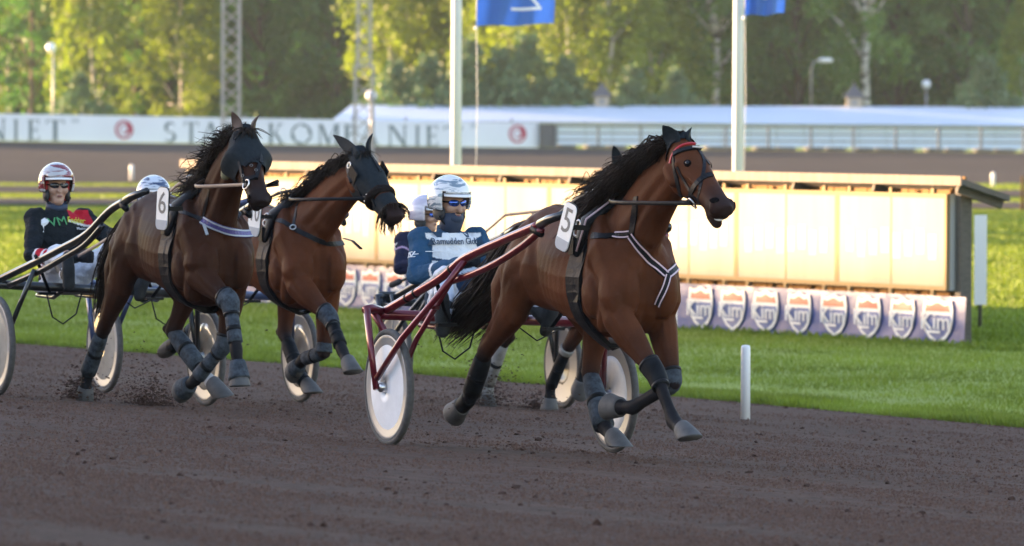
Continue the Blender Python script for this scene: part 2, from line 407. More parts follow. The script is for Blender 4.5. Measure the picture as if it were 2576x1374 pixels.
M['grit'] = mat('dirt_grit', (.112, .066, .051), .95, spec=.1, nz=(25, .4))
grains(290000)

# lawn blades near the track
def blades(name, n, tlim, lfun, hgt, wid, m, label):
    t = rng.uniform(*tlim, n); e = np.array([edge_l(x) for x in t]); u = rng.random(n) ** 1.3
    l = e + lfun[0] + u * lfun[1]
    base = np.empty((n, 3)); base[:, 0] = O0.x + hd.x * t + lf.x * l; base[:, 1] = O0.y + hd.y * t + lf.y * l
    z0 = -SLOPE * e; k = np.clip((l - e) / 3, 0, 1); base[:, 2] = z0 * (1 - k) + INZ * k - .01
    pat = np.array([.75 + .5 * noise.noise(Vector((a * .7, b * .7, 0))) for a, b in zip(t, l)])
    h = hgt * rng.uniform(.5, 1.3, n) * np.clip(pat, .4, 1.4); a = rng.uniform(0, 6.28, n); b = rng.uniform(0, 6.28, n)
    dx = np.stack([np.cos(a), np.sin(a), np.zeros(n)], 1) * wid * rng.uniform(.6, 1.2, (n, 1))
    tip = base + np.stack([np.cos(b) * h * .5, np.sin(b) * h * .5, h], 1)
    V = np.stack([base - dx, base + dx, tip], 1).reshape(-1, 3); F = np.arange(3 * n).reshape(-1, 3)
    return tag(raw(name, V, F, m), kind='stuff', label=label)
M['blade'] = mat('grass_blade', (.225, .32, .045), .6, spec=.3, nz=(.6, .35), trans=((.42, .40, .04), .45))
blades('grass', 260000, (-62, -6), (-.05, 14), .072, .009, M['blade'], 'short green grass growing along the track')
def far_blades(n, m):
    y = 84 + 170 * rng.random(n) ** 1.25; x = rng.uniform(-1.75, 1.75, n) * y * .0685
    p = np.stack([x, y, np.full(n, INZ - .02)], 1); k = y / 90
    l = (x - O0.x) * lf.x + (y - O0.y) * lf.y; bare = (abs(y - (yz(522, INZ) + yz(506, INZ)) / 2) < (yz(506, INZ) - yz(522, INZ)) * .62) | (abs(y - (yz(491, INZ) + yz(475, INZ)) / 2) < (yz(475, INZ) - yz(491, INZ)) * .62)
    ok = (l > 21) & ~bare; p = p[ok]; k = k[ok]; n = len(p)
    a = rng.uniform(0, 6.28, n); b = rng.uniform(0, 6.28, n); h = .085 * rng.uniform(.6, 1.3, n) * np.minimum(k, 1.7) ** .5 * np.where(y > 172, .5, 1)[ok]
    dx = np.stack([np.cos(a), np.sin(a), np.zeros(n)], 1) * (.035 * k * rng.uniform(.6, 1.3, n))[:, None]
    tip = p + np.stack([np.cos(b) * h * .6, np.sin(b) * h * .6, h], 1)
    V = np.stack([p - dx, p + dx, tip], 1).reshape(-1, 3); F = np.arange(3 * n).reshape(-1, 3)
    return tag(raw('grass', V, F, m), kind='stuff', label='short sunlit grass on the infield behind the shelter')
far_blades(480000, M['blade'])
blades('grass', 40000, (-40, -8), (-.12, .9), .10, .012, M['blade'], 'longer grass tufts at the dirt edge')

# ------------------------------------------------------------------ notice board shed on the lawn
BR = at_z(2417, 868, INZ)                   # right front foot
bd = Vector((-9690, FPX, 0)).normalized()   # along the shed, away from us
bn = Vector((-bd.y, bd.x, 0))               # outwards, towards the track
zu = Vector((0, 0, 1))
def on_board(px, py, off=0.0):              # point on the shed's front plane (off metres proud): (along, height)
    r = ray(px, py); t = (off - (CAM - BR).dot(bn)) / r.dot(bn); p = CAM + r * t
    return (p - BR).dot(bd), p.z - INZ
def bp(a, n, z): return BR + bd * a + bn * n + zu * z
def board_shed():
    base = bp(0, 0, 0)
    rz = math.atan2(bd.y, bd.x)
    root = thing('notice_shelter', 'long wooden notice shelter with glazed cases glowing in evening sun', 'notice board', base, 0)
    L = on_board(500, 405)[0]
    zt = on_board(2383, 487)[1]; zb = on_board(2383, 730)[1]
    zf0 = on_board(2410, 467, .20)[1]; zf1 = on_board(2410, 443, .20)[1]
    mbx = lambda: MB(base)
    ax = (bd, bn, zu)
    # back wall of vertical boards
    nb = int(L / .16)
    plank = mbx().box(bp(.075, -.16, (zf0 + .35) / 2 + .05), (.15, .025, zf0 - .25), ax).mesh('plank', M['wood_warm'])
    plank.transform(Matrix.Translation(-(bp(.075, -.16, 0) - base)))
    for i in range(nb):
        p = link('plank', plank, root); p.location = bp(.075 + i * .16, -.05 + .006 * ((i * 7) % 3 - 1), 0) - base
    # posts
    post = mbx().box(bp(-.05, .0, zf0 / 2), (.12, .15, zf0), ax).mesh('post', M['wood'])
    post.transform(Matrix.Translation(-(bp(-.05, .0, 0) - base)))
    for i in range(9):
        p = link('post', post, root); p.location = bp((-.05 if i == 0 else .06) + i * (L - .2) / 8, .0 if i == 0 else -.15, 0) - base
        if i == 0: p['label'] = 'dark end post'
    side = mbx().box(bp(.155, -.02, zf0 * .5 + .12), (.03, .14, zf0 - .30), ax).build('end_board', M['wood_warm'], root)
    # roof: sloping slab with a pale fascia
    ov = .20; bk = -.44
    f = mbx().box(bp(L / 2 - .1, ov + .012, (zf0 + zf1) / 2), (L + .5, .025, zf1 - zf0), ax)
    f.build('fascia', mat('pale_fascia', (.20, .175, .15), .8, spec=.06, nz=(3, .2, (4, 4, 1))), root)
    zr0 = zf1 - .03; zr1 = zf1 - .22
    P = [bp(-.35, ov - .003, zr0), bp(L + .15, ov - .003, zr0), bp(L + .15, bk, zr1), bp(-.35, bk, zr1)]
    P += [p - zu * .07 for p in P]
    mbx().add(P, [(0, 3, 2, 1), (4, 5, 6, 7), (0, 1, 5, 4), (1, 2, 6, 5), (2, 3, 7, 6), (3, 0, 4, 7)]).build('roof', mat('roof_felt', (.10, .085, .07), .8, nz=(3, .3)), root)
    for i in range(12):
        mbx().bar(bp(-.2 + i * (L + .2) / 11, ov - .02, zr0 - .12), bp(-.2 + i * (L + .2) / 11, bk + .02, zr1 - .115), .05, .09).build('rafter', M['wood'], root)
    # glazed cases, seven and a bit
    xs = [2383, 2107, 1853.5, 1618, 1382, 1165, 948, 745, 560]
    al = [on_board(x, 487 + (x - 2383) * .022, .18)[0] for x in xs]
    M['notice'] = mat('notice_paper', (.36, .35, .31), .7, spec=.06)
    fr = mat('case_frame', (.23, .165, .085), .7, .0, spec=.1)
    glass = mat('case_glass', (.22, .20, .155), .60, spec=.16, nz=(1.2, .2, (1, 1, .15)))
    for i in range(len(al) - 1):
        a0, a1 = al[i] + .001, al[i + 1] - .001
        b = mbx(); d = .18
        h = zt - zb; zc = (zt + zb) / 2; w_ = a1 - a0; ac = (a0 + a1) / 2
        b.box(bp(ac, d - .015, zt - .025), (w_, .05, .05), ax).box(bp(ac, d - .015, zb + .025), (w_, .05, .05), ax)
        b.box(bp(a0 + .025, d - .015, zc), (.05, .05, h - .1), ax).box(bp(a1 - .025, d - .015, zc), (.05, .05, h - .1), ax)
        b.box(bp(ac, d - .015, zc), (.035, .045, h - .1), ax)
        cs_ = b.build('case_frame', fr, root)
        bx = mbx().box(bp(ac, .075, zc), (w_ - .004, .15, h - .004), ax).build('case_box', mat('case_box', (.42, .42, .42), .5) if i == 0 else bpy.data.materials['case_box'], root)
        for s in (0, 1):
            c0 = a0 + .05 + s * (w_ / 2 - .032); c1 = c0 + w_ / 2 - .068
            mbx().box(bp((c0 + c1) / 2, d + .001, zc), (c1 - c0, .008, h - .1), ax).build('pane', glass, cs_)
        for q in (.12, .5, .88):
            hb = mbx(); hb.box(bp(a0 + w_ * q, d, zt + .03), (.06, .04, .06), ax); hb.build('hinge', fr, cs_); mbx().box(bp(a0 + w_ * q, d, zb - .03), (.06, .04, .06), ax).build('hinge', fr, cs_)
        # notices pinned inside
        for k in range(8):
            c = a0 + .18 + (w_ - .36) * (k + .5) / 8
            if abs(c - ac) < .1: continue
            mbx().box(bp(c, d + .006, zc - .06 + .03 * ((k * 5 + i) % 3)), (.19, .004, .30), ax).build('notice', M['notice'], cs_)
    return root, L, zt, zb
shed, SHL, zt, zb = board_shed()

# shield banners stretched under the cases
M['navy_banner'] = mat('navy_banner', (.075, .105, .28), .42, nz=(2.0, .2), bump=(2.2, .45, .08))
M['shield_red'] = mat('shield_red', (.60, .11, .08), .45)
M['shield_blue'] = mat('shield_blue', (.10, .15, .36), .45)
def banner(a0, a1, zlo, zhi, shields, label, sw):
    base = bp(a0, .1, 0); root = thing('sponsor_banner', label, 'banner', base, 0, 'shield banners under the notice cases')
    m = MB(base); nx = max(8, int((a1 - a0) / .12)); ny = 6; P = []; F = []
    def surf(a, z):                          # wrinkled cloth
        k = noise.noise(Vector((a * .9, z * 1.2, 5))) * .03 + noise.noise(Vector((a * 1.6 + z * 1.5, z * 1.5, 9))) * .012
        return .10 + k
    for i in range(nx + 1):
        for j in range(ny + 1):
            a = a0 + (a1 - a0) * i / nx; z = zlo + (zhi - zlo) * j / ny
            P.append(bp(a, surf(a, z), z))
    F = [(i * (ny + 1) + j, i * (ny + 1) + j + 1, (i + 1) * (ny + 1) + j + 1, (i + 1) * (ny + 1) + j) for i in range(nx) for j in range(ny)]
    m.add(P, F, True); m.build('cloth', M['navy_banner'], root)
    def outline(k, n=7):
        # interstate style shield, unit width/height about 1, k shrinks
        pts = []
        top = [(-.44, .47), (-.30, .43), (-.18, .44), (-.06, .49), (0, .50), (.06, .49), (.18, .44), (.30, .43), (.44, .47)]
        rt_ = [(.50, .25), (.49, 0), (.42, -.22), (.28, -.38), (.0, -.52)]
        lt_ = [(-.28, -.38), (-.42, -.22), (-.49, 0), (-.50, .25)]
        return [(x * k, y * k) for x, y in (top + rt_ + lt_)][::-1]
    def place(poly, ac, zc, w_, h_, n0, d, name, mt, par):
        q = MB(base); nn = len(poly)
        A = [(ac - x * w_, zc + y * h_) for x, y in poly]       # mirrored so that it reads from the track
        Pf = [bp(a, surf(a, z) + n0 + d, z) for a, z in A]; Pb = [bp(a, surf(a, z) + n0, z) for a, z in A]
        q.add(Pf + Pb, [tuple(range(nn)), tuple(range(2 * nn - 1, nn - 1, -1))] + [(i, i + nn, (i + 1) % nn + nn, (i + 1) % nn) for i in range(nn)])
        return q.build(name, mt, par)
    for (ac, zc, w_, h_) in shields:
        s = place(outline(1), ac, zc, w_, h_, .022, .003, 'shield', M['white'], root)
        o = outline(.86)
        redp = [(.37, .36), (.27, .33), (.17, .34), (.06, .39), (0, .40), (-.06, .39), (-.17, .34), (-.27, .33), (-.37, .36), (-.41, .20), (.41, .20)]
        place(redp[::-1], ac, zc, w_, h_, .027, .003, 'red_crown', M['shield_red'], s)
        bl = [(.42, .12), (.415, 0), (.35, -.2), (.22, -.33), (0, -.45), (-.22, -.33), (-.35, -.2), (-.415, 0), (-.42, .12)]
        place(bl, ac, zc, w_, h_, .027, .003, 'blue_field', M['shield_blue'], s)
        kk = lettering('lettering', 'Kim', .27 * h_ / .5, bp(ac, surf(ac, zc) + .055, zc - .03 * h_), -bd, zu, M['white'], s, off=base, sx=1.15 * w_ / h_, ext=.003)
        mbar = MB(base); mbar.box(bp(ac + .04, surf(ac, zc - .25 * h_) + .055, zc - .25 * h_), (.42 * w_, .004, .05 * h_), (bd, bn, zu)); mbar.build('underline', M['white'], s)
    return root
cx = [1763, 1845, 1927, 2012, 2098, 2185, 2270, 2360]
sh = []
for i, x in enumerate(cx):
    cy = 773 + (x - 1763) * .0565
    a, z = on_board(x, cy, .12); h_ = (on_board(x, cy - 52, .12)[1] - on_board(x, cy + 53, .12)[1])
    wl = abs(on_board(x - 31, cy, .12)[0] - on_board(x + 31, cy, .12)[0]) * (1.2 if i == 7 else 1)
    sh.append((a, z, wl, h_ * (1.08 if i == 7 else 1)))
a0 = on_board(2428, 868, .1)[0]; a1 = on_board(1703, 824, .1)[0]
banner(a0, a1, -.02, on_board(2425, 748, .1)[1], sh, 'navy banner with eight shields along the right end of the shelter', .5)
sh = []
for x in (675, 737, 803, 870, 932, 996, 1062, 1128, 1196, 1262, 1330, 1398, 1468, 1540, 1612):
    cy = 722 + (x - 870) * .0545
    a, z = on_board(x, cy, .12); h_ = (on_board(x, cy - 48, .12)[1] - on_board(x, cy + 46, .12)[1])
    sh.append((a, z, abs(on_board(x - 25, cy, .12)[0] - on_board(x + 25, cy, .12)[0]), h_))
banner(on_board(1655, 820, .1)[0], on_board(600, 770, .1)[0], -.02, on_board(872, 662, .1)[1] - .02, sh, 'navy shield banner running behind the horses towards the left end', .5)
# white boards between and behind the banners
a_, z_ = on_board(1695, 822, .05)
ws = thing('low_sign', 'small white panel on the lawn between the two shield banners', 'sign', bp(a_, 0, 0))
MB(bp(a_, 0, 0)).box(bp(a_, .03, .24), (.32, .03, .5), (bd, bn, zu)).build('panel', M['white'], ws)
p0 = at_z(2466, 767, -.1); p0 = at_y(2466, 767, 91.0); p1 = at_y(2466, 541, 91.0)
pn = thing('white_sign_back', 'narrow white board standing behind the right end of the shelter', 'sign', (p0.x, p0.y, INZ))
MB(pn.location).box((p0.x, p0.y, (p0.z + p1.z) / 2), (.15, .03, p1.z - p0.z)).build('board', M['white'], pn)
MB(pn.location).tube([(p0.x, p0.y + .04, INZ), (p0.x, p0.y + .04, p1.z - .1)], .025).build('stake', M['wood'], pn)

# ------------------------------------------------------------------ marker posts
def marker(x, y0, y1, wpx, p, label, m=None, name='marker_post'):
    sc = FPX / p.y; h = (y1 - y0) / sc; r = wpx / sc / 2
    b = MB(p); b.lathe(p, (0, 0, 1), [(r, -.1), (r, h - r * .6), (r * .85, h - r * .15), (r * .5, h)], 20)
    o = b.build(name, m or mat('post_plastic', (.74, .75, .77), .4, nz=(3, .06)), None); o.location = p
    return tag(o, label, 'post')
g = at_z(1875, 1055, 0)
for _ in range(12): g = at_z(1875, 1055, track_z(g.x, g.y))
marker(1875, 868, 1055, 24, g, 'round white plastic post on the dirt by the lawn edge')
marker(331, 415, 446, 10, at_y(331, 446, 246), 'short white post at the foot of the far bend', M['white'])
marker(2498, 434, 474, 9, at_y(2498, 474, 246), 'faint white post on the far bend beyond the shelter roof', M['white'])
q = at_z(2572, 520, INZ); q = at_y(2572, 520, 190)
marker(2572, 448, 524, 9, q, 'brown wooden stake in the infield by the right edge', M['wood_warm'], 'stake')
# ------------------------------------------------------------------ far fence, stable, masts, lamps, flagpoles
M['banner_white'] = mat('banner_white', (.72, .75, .82), .5, nz=(.5, .05))
M['letter'] = mat('letter_green_grey', (.12, .17, .19), .6)
M['logo_red'] = mat('logo_red', (.42, .035, .08), .5)
M['galv'] = mat('galvanised_steel', (.33, .33, .33), .5, .6, nz=(8, .2))
M['rail'] = mat('grey_rail', (.22, .23, .25), .6)

def far(px, py, k=0.0):                    # the fence line runs round the bend: about 279 m on the left to 291 m on the right
    return at_y(px, py, 280.0 + 12 * px / 2576 - k)
def serif_letter(ch):
    """polygons in a unit-high cell for a roman capital"""
    P = []
    T, t, s = .17, .07, .05                 # thick stem, thin stroke, serif height
    def rect(x0, y0, x1, y1): P.append([(x0, y0), (x1, y0), (x1, y1), (x0, y1)])
    def stem(x, w=T, y0=0, y1=1, sf=.08): rect(x, y0 + s, x + w, y1 - s); rect(x - sf, y0, x + w + sf, y0 + s - .001); rect(x - sf, y1 - s + .001, x + w + sf, y1)
    def diag(x0, y0, x1, y1, w): P.append([(x0, y0), (x0 + w, y0), (x1 + w, y1), (x1, y1)])
    def arc(cx, cy, rx, ry, a0, a1, w0, w1, n=10):
        o = []; i_ = []
        for k in range(n + 1):
            a = math.radians(a0 + (a1 - a0) * k / n); w = w0 + (w1 - w0) * math.sin(math.pi * k / n) ** 2
            o.append((cx + rx * math.cos(a), cy + ry * math.sin(a))); i_.append((cx + (rx - w) * math.cos(a), cy + (ry - w * .8) * math.sin(a)))
        for k in range(n): P.append([o[k], o[k + 1], i_[k + 1], i_[k]])
    if ch == 'I': stem(.1); w = .37
    elif ch == 'L': stem(.08); rect(.26, 0, .62, s); rect(.57, s, .62, .24); w = .68
    elif ch == 'E': stem(.08); rect(.26, 0, .62, s); rect(.57, s, .62, .22); rect(.26, 1 - s, .6, 1); rect(.55, .8, .6, 1 - s); rect(.26, .48, .5, .53); rect(.46, .4, .5, .62); w = .7
    elif ch == 'T': stem(.3); rect(.0, 1 - s, .77, 1.002); rect(0, .8, .05, 1 - s); rect(.72, .8, .77, 1 - s); w = .77
    elif ch == 'N': stem(.06, t); stem(.72, t); diag(.66, 0, .06, 1, .17); w = .86
    elif ch == 'A': diag(.08, s, .42, 1, t); diag(.66, s, .38, 1, T); rect(.2, .32, .62, .38); rect(0, 0, .28, s); rect(.55, 0, .95, s); w = .95
    elif ch == 'M': stem(.06, t); stem(.86, T); diag(.46, 0, .06, 1, T); diag(.46, 0, .86, 1, t); w = 1.12
    elif ch == 'K': stem(.08); diag(.26, .42, .62, .96, t); diag(.62, .04, .32, .52, T); rect(.5, .95, .8, 1); rect(.55, 0, .9, s); w = .9
    elif ch == 'P': stem(.08); arc(.25, .73, .36, .27, -90, 90, t, T); w = .65
    elif ch == 'O': arc(.5, .5, .48, .52, 0, 180, T, t, 14) if False else [arc(.5, .5, .48, .52, a, a + 90, T if a in (0, 180) else t, (T + t) / 2, 7) for a in (0, 90, 180, 270)]; w = 1.0
    elif ch == 'S': arc(.3, .74, .27, .26, 30, 270, t, T, 12); arc(.3, .26, .29, .26, -150, 90, t, T, 12); w = .62
    else: w = .5
    return P, w
def far_fence():
    b0, b1 = far(-700, 345), far(1355, 372); t0, t1 = far(-700, 274), far(1355, 310)
    base = far(0, 355)
    root = thing('banner_fence', 'long white advertising fence with dark roman capitals along the far bend', 'fence', base)
    X = (b1 - b0); L = X.length; X.normalize(); Z = Vector((0, 0, 1)); N = Vector((X.y, -X.x, 0)).normalized()
    H0 = (t0 - b0).z; H1 = (t1 - b1).z
    P = [b0, b1, b1 + Z * H1, b0 + Z * H0]; P += [p - N * .04 for p in P]
    MB(base).add(P, [(0, 1, 2, 3), (7, 6, 5, 4), (0, 4, 5, 1), (1, 5, 6, 2), (2, 6, 7, 3), (3, 7, 4, 0)]).build('banner_sheet', M['banner_white'], root)
    pb = MB(); 
    pm = MB().box((0, 0, .45), (.08, .08, 1.3)).mesh('post', M['rail'])
    for i in range(15):
        p = link('post', pm, root); p.location = b0 + X * (L * (i + .5) / 15) - N * .09 - base
    def pos(px, py):                        # point on the sheet under a print position
        r = ray(px, py); t = (b0 - CAM).dot(N) / r.dot(N); return CAM + r * t
    def put(s, x, w_):
        polys, wd = serif_letter(s)
        yb = 352.5 + x * .0135; yt = 300 + x * .0152
        o = pos(x - w_ / 2, yb) + N * .004; u = pos(x + w_ / 2, yb) + N * .004 - o; v = pos(x - w_ / 2, yt) + N * .004 - o
        m = MB(base)
        for i, p in enumerate(polys): m.prism([(a / wd, c) for a, c in p], o + N * .0004 * i, u, v, N * .006)
        m.build('letter', M['letter'], root)
    for s, x, w_ in [('N', -8, 44), ('I', 40, 15), ('E', 86, 34), ('T', 139, 46),
                     ('S', 428, 33), ('T', 481, 36), ('A', 530, 50), ('L', 580, 34), ('L', 628, 34), ('K', 695, 43), ('O', 758, 55), ('M', 828, 56), ('P', 881, 35), ('A', 929, 54), ('N', 1000, 48), ('I', 1050, 15), ('E', 1088, 35), ('T', 1140, 46)]:
        put(s, x, w_)
        if 400 < x < 960: put(s, x - 990, w_)
    for x, tx in ((188, 'TM'), (1192, 'TM')):
        p = pos(x, 303 + x * .0135); lettering('trademark', tx, .22, p + N * .006, X, Z, M['letter'], root, off=base)
    for x in (312, 1302):
        cy = 323 + x * .0108
        p = pos(x, cy) + N * .004; r = .36
        g = MB(base); g.prism([(r * math.cos(a), r * math.sin(a)) for a in np.linspace(0, 2 * math.pi, 33)[:-1]], p, X, Z, N * .006)
        lg = g.build('emblem', M['logo_red'], root)
        g = MB(base); q = p + N * .007          # white bow and horse head cut
        A = np.linspace(R(70), R(330), 16)
        g.prism([(.27 * math.cos(a), .27 * math.sin(a)) for a in A] + [(.20 * math.cos(a), .20 * math.sin(a)) for a in A[::-1]], q, X, Z, N * .003)
        g.prism([(-.06, -.2), (.02, -.22), (.0, -.05), (.12, -.02), (.13, .06), (.02, .16), (-.08, .12), (-.16, .0)], q + N * .001, X, Z, N * .003)
        g.build('emblem_cut', M['banner_white'], lg)
    return root
far_fence()

def rail_fence():
    base = far(1375, 372)
    d = thing('control_box', 'dark grey box at the end of the white banner fence', 'cabinet', base)
    a, b_, c = far(1356, 372), far(1396, 373), far(1375, 312)
    MB(base).box(((a.x + b_.x) / 2, a.y, (a.z + c.z) / 2), (b_.x - a.x, .4, c.z - a.z)).build('case', mat('dark_grey', (.07, .075, .085), .5), d)
    MB(base).box(((a.x + b_.x) / 2, a.y - .21, (a.z + c.z) / 2), ((b_.x - a.x) * .8, .03, (c.z - a.z) * .8)).build('door', mat('dark_grey_door', (.08, .085, .095), .45), d)
    base = far(1960, 375)
    root = thing('rail_fence', 'grey three rail fence on the outside of the far bend', 'fence', base)
    xs = [1398 + 107 * i for i in range(-0, 14)]
    for i, x in enumerate(xs):
        lo, hi = far(x, 378 + (x - 1398) * .009), far(x, 314 + (x - 1398) * .004)
        MB(base).box(((lo.x), lo.y, (lo.z + hi.z) / 2 - .1), (.11, .11, hi.z - lo.z + .2)).build('post', M['rail'], root)
        if i < len(xs) - 1:
            for yy in (317, 335, 352):
                p = far(x, yy + (x - 1398) * .006) - Vector((0, .08, 0)); q = far(xs[i + 1], yy + (xs[i + 1] - 1398) * .006) - Vector((0, .08, 0))
                MB(base).bar(p, q, .03, .075).build('rail', M['rail'], root)
    # pale stones under the rails
    for x in list(range(1420, 2600, 61)):
        p = far(x + (x * 7) % 23, 369 + (x - 1398) * .009); 
        o = MB(p).ball(p, (.45 + .1 * ((x * 3) % 5) / 5, .2, .09), 8).build('kerb_stone', mat('pale_stone', (.15, .135, .125), .9) if x == 1420 else bpy.data.materials['pale_stone'])
        o.location = p; tag(o, 'pale flat stone lying under the far rails', 'stone', 'pale stones under the rails')
rail_fence()

def stable():
    Y = 312.0
    e0, e1 = at_y(835, 303, Y), at_y(2800, 318, Y)
    rg0, rg1 = at_y(884, 264, Y + 5), at_y(2800, 270, Y + 5)
    base = Vector((e0.x, Y, .2))
    root = thing('stable_building', 'long low stable with pale blue white roof and two small ridge turrets', 'building', base)
    zb = .1
    b = MB(base); rv = [e0, e1, rg1, rg0]
    back = [Vector((e0.x, Y + 10, e0.z)), Vector((e1.x, Y + 10, e1.z))]
    b.add([e0, e1, rg1, rg0, back[0], back[1]], [(0, 1, 2, 3), (3, 2, 5, 4), (0, 3, 4), (1, 5, 2), (0, 4, 5, 1)])
    b.build('roof', mat('pale_roof', (.60, .68, .80), .45, nz=(.3, .05)), root)
    wl = MB(base)
    n = 28; sp = (e1.x - e0.x - .6) / n
    for i in range(n):
        x = e0.x + .3 + sp * (i + .5)
        MB(base).box((x, Y + .5 + (.012 if i % 2 else 0), (e0.z + zb) / 2 - .03), (sp - .02, .12, e0.z - zb - .04)).build('wall_panel', mat('stable_wall', (.56, .67, .84), .6) if i == 0 else bpy.data.materials['stable_wall'], root)
    # ridge turrets
    for px, py in ((1514, 267), (2148, 270)):
        p = at_y(px, py, Y + 5); k = Y / FPX
        t = MB(base)
        t.box((p.x, p.y, p.z + .17), (.62, .62, .5))
        tw = t.build('turret', mat('turret_wood', (.40, .34, .27), .7) if px == 1514 else bpy.data.materials['turret_wood'], root)
        t = MB(base); h = .45; s = .46; q = p + Vector((0, 0, .42))
        t.add([q + Vector((-s, -s, 0)), q + Vector((s, -s, 0)), q + Vector((s, s, 0)), q + Vector((-s, s, 0)), q + Vector((0, 0, .58))], [(0, 3, 2, 1), (0, 1, 4), (1, 2, 4), (2, 3, 4), (3, 0, 4)])
        t.build('turret_roof', mat('turret_slate', (.085, .085, .10), .6) if px == 1514 else bpy.data.materials['turret_slate'], tw)
        MB(base).box((p.x, p.y - .32, p.z + .2), (.2, .03, .24)).build('louvre', M['rail'], tw)
stable()

def lattice(px_l, px_r, Y, label, wide_below=None, zb=None):
    a, b_ = at_y(px_l, 250, Y), at_y(px_r, 250, Y); wd = b_.x - a.x; cx_ = (a.x + b_.x) / 2
    base = Vector((cx_, Y, INZ if zb is None else zb)); root = thing('lattice_mast', label, 'mast', base)
    def sec(z0, z1, w_, nm):
        m = MB(base); h = w_ / 2
        for sx in (-1, 1):
            for sy in (-1, 1): m.bar((cx_ + sx * h, Y + sy * h, z0), (cx_ + sx * h, Y + sy * h, z1), .09, .09, (1, 0, 0))
        m.build('legs', M['galv'], root)
        m = MB(base); n = max(1, int((z1 - z0) / (w_ * .9))); dz = (z1 - z0) / n
        for i in range(n):
            for k in range(4):
                c = [(-h, -h), (h, -h), (h, h), (-h, h)]; p, q = c[k], c[(k + 1) % 4]
                if i % 2: p, q = q, p
                m.bar((cx_ + p[0], Y + p[1], z0 + i * dz), (cx_ + q[0], Y + q[1], z0 + (i + 1) * dz), .05, .05)
        m.build('bracing', M['galv'], root)
    top = 16
    if wide_below:
        zc = at_y(0, wide_below[0], Y).z
        sec(base.z, zc, wd, 'lower'); sec(zc, top, wd * .72, 'upper')
        MB(base).box((cx_, Y, zc), (wd + .1, wd + .1, .08)).build('collar', M['galv'], root)
    else: sec(base.z, top, wd, 'mast')
    MB(base).box((cx_, Y, base.z), (wd + .3, wd + .3, .5)).build('footing', M['galv'], root)
    hd_ = MB(base)
    for k in range(4): hd_.box((cx_ - .9 + k * .6, Y - .3, top + .2), (.45, .3, .4))
    hd_.build('floodlights', M['galv'], root)
lattice(560, 602, 262, 'grey steel lattice mast behind the blindfolded horse', zb=-.15)
lattice(893, 938, 262, 'steel lattice mast with wider lower half behind the hooded horse', (162,), zb=-.15)

def lamp(px, py, Y, kind, label, pxp=None):
    h = at_y(px, py, Y); x0 = at_y(pxp if pxp else px, py, Y).x; base = Vector((x0, Y, .3))
    root = thing('street_lamp', label, 'lamp', base)
    if kind == 'globe':
        MB(base).tube([(x0, Y, .3), (x0, Y, h.z - .18)], [.05, .04], 8).build('pole', M['galv'], root)
        MB(base).ball(h, .20, 14).build('globe', mat('opal_globe', (.70, .74, .80), .25) if 'opal_globe' not in bpy.data.materials else bpy.data.materials['opal_globe'], root)
        MB(base).lathe((x0, Y, h.z - .27), (0, 0, 1), [(.05, 0), (.11, .03), (.09, .08)], 12).build('collar', M['galv'], root)
    else:
        s = 1 if h.x >= x0 else -1
        MB(base).tube([(x0, Y, .3), (x0, Y, h.z - .35), (x0 + s * .08, Y, h.z - .1), (h.x - s * .25, Y, h.z)], [.06, .045, .04, .035], 8).build('pole', M['galv'], root)
        MB(base).ball((h.x, Y, h.z), (.36, .18, .12), 12).build('lamp_head', M['white'], root)
lamp(128, 120, 300, 'globe', 'street lamp with small pale head left of the lattice mast', 134)
lamp(934, 240, 270, 'globe', 'pale globe lamp at the foot of the wider lattice mast')
lamp(2076, 152, 328, 'arm', 'street lamp with arm reaching right above the stable roof', 2041)
lamp(2330, 212, 328, 'globe', 'globe lamp rising behind the right part of the stable roof')

M['pole'] = mat('white_pole', (.84, .86, .92), .35)
def flagpole(px, Y, wpx, label):
    x = at_y(px, 250, Y).x; r = wpx / FPX * Y / 2; base = Vector((x, Y, INZ))
    root = thing('flagpole', label, 'flagpole', base)
    MB(base).tube([(x, Y, INZ), (x, Y, 12)], [r * 1.03, r * .8], 20).build('pole', M['pole'], root)
    MB(base).ball((x, Y, 12.08), .12, 12).build('finial', M['white'], root)
    MB(base).lathe((x, Y, INZ), (0, 0, 1), [(.25, 0), (.25, .04), (r * 1.2, .06), (r * 1.2, .3)], 20).build('base_collar', M['galv'], root)
    MB(base).box((x + r + .03, Y - .02, .9), (.04, .06, .2)).build('cleat', M['galv'], root)
    return root
flagpole(1148, 115, 27, 'tall white flagpole behind the lead driver, left of the two')
flagpole(1857, 108, 27, 'tall white flagpole behind the leading horse, right of the two')
M['flag'] = mat('flag_blue', (.05, .19, .50), .55, nz=(3, .08), trans=((.03, .2, .7), .3))
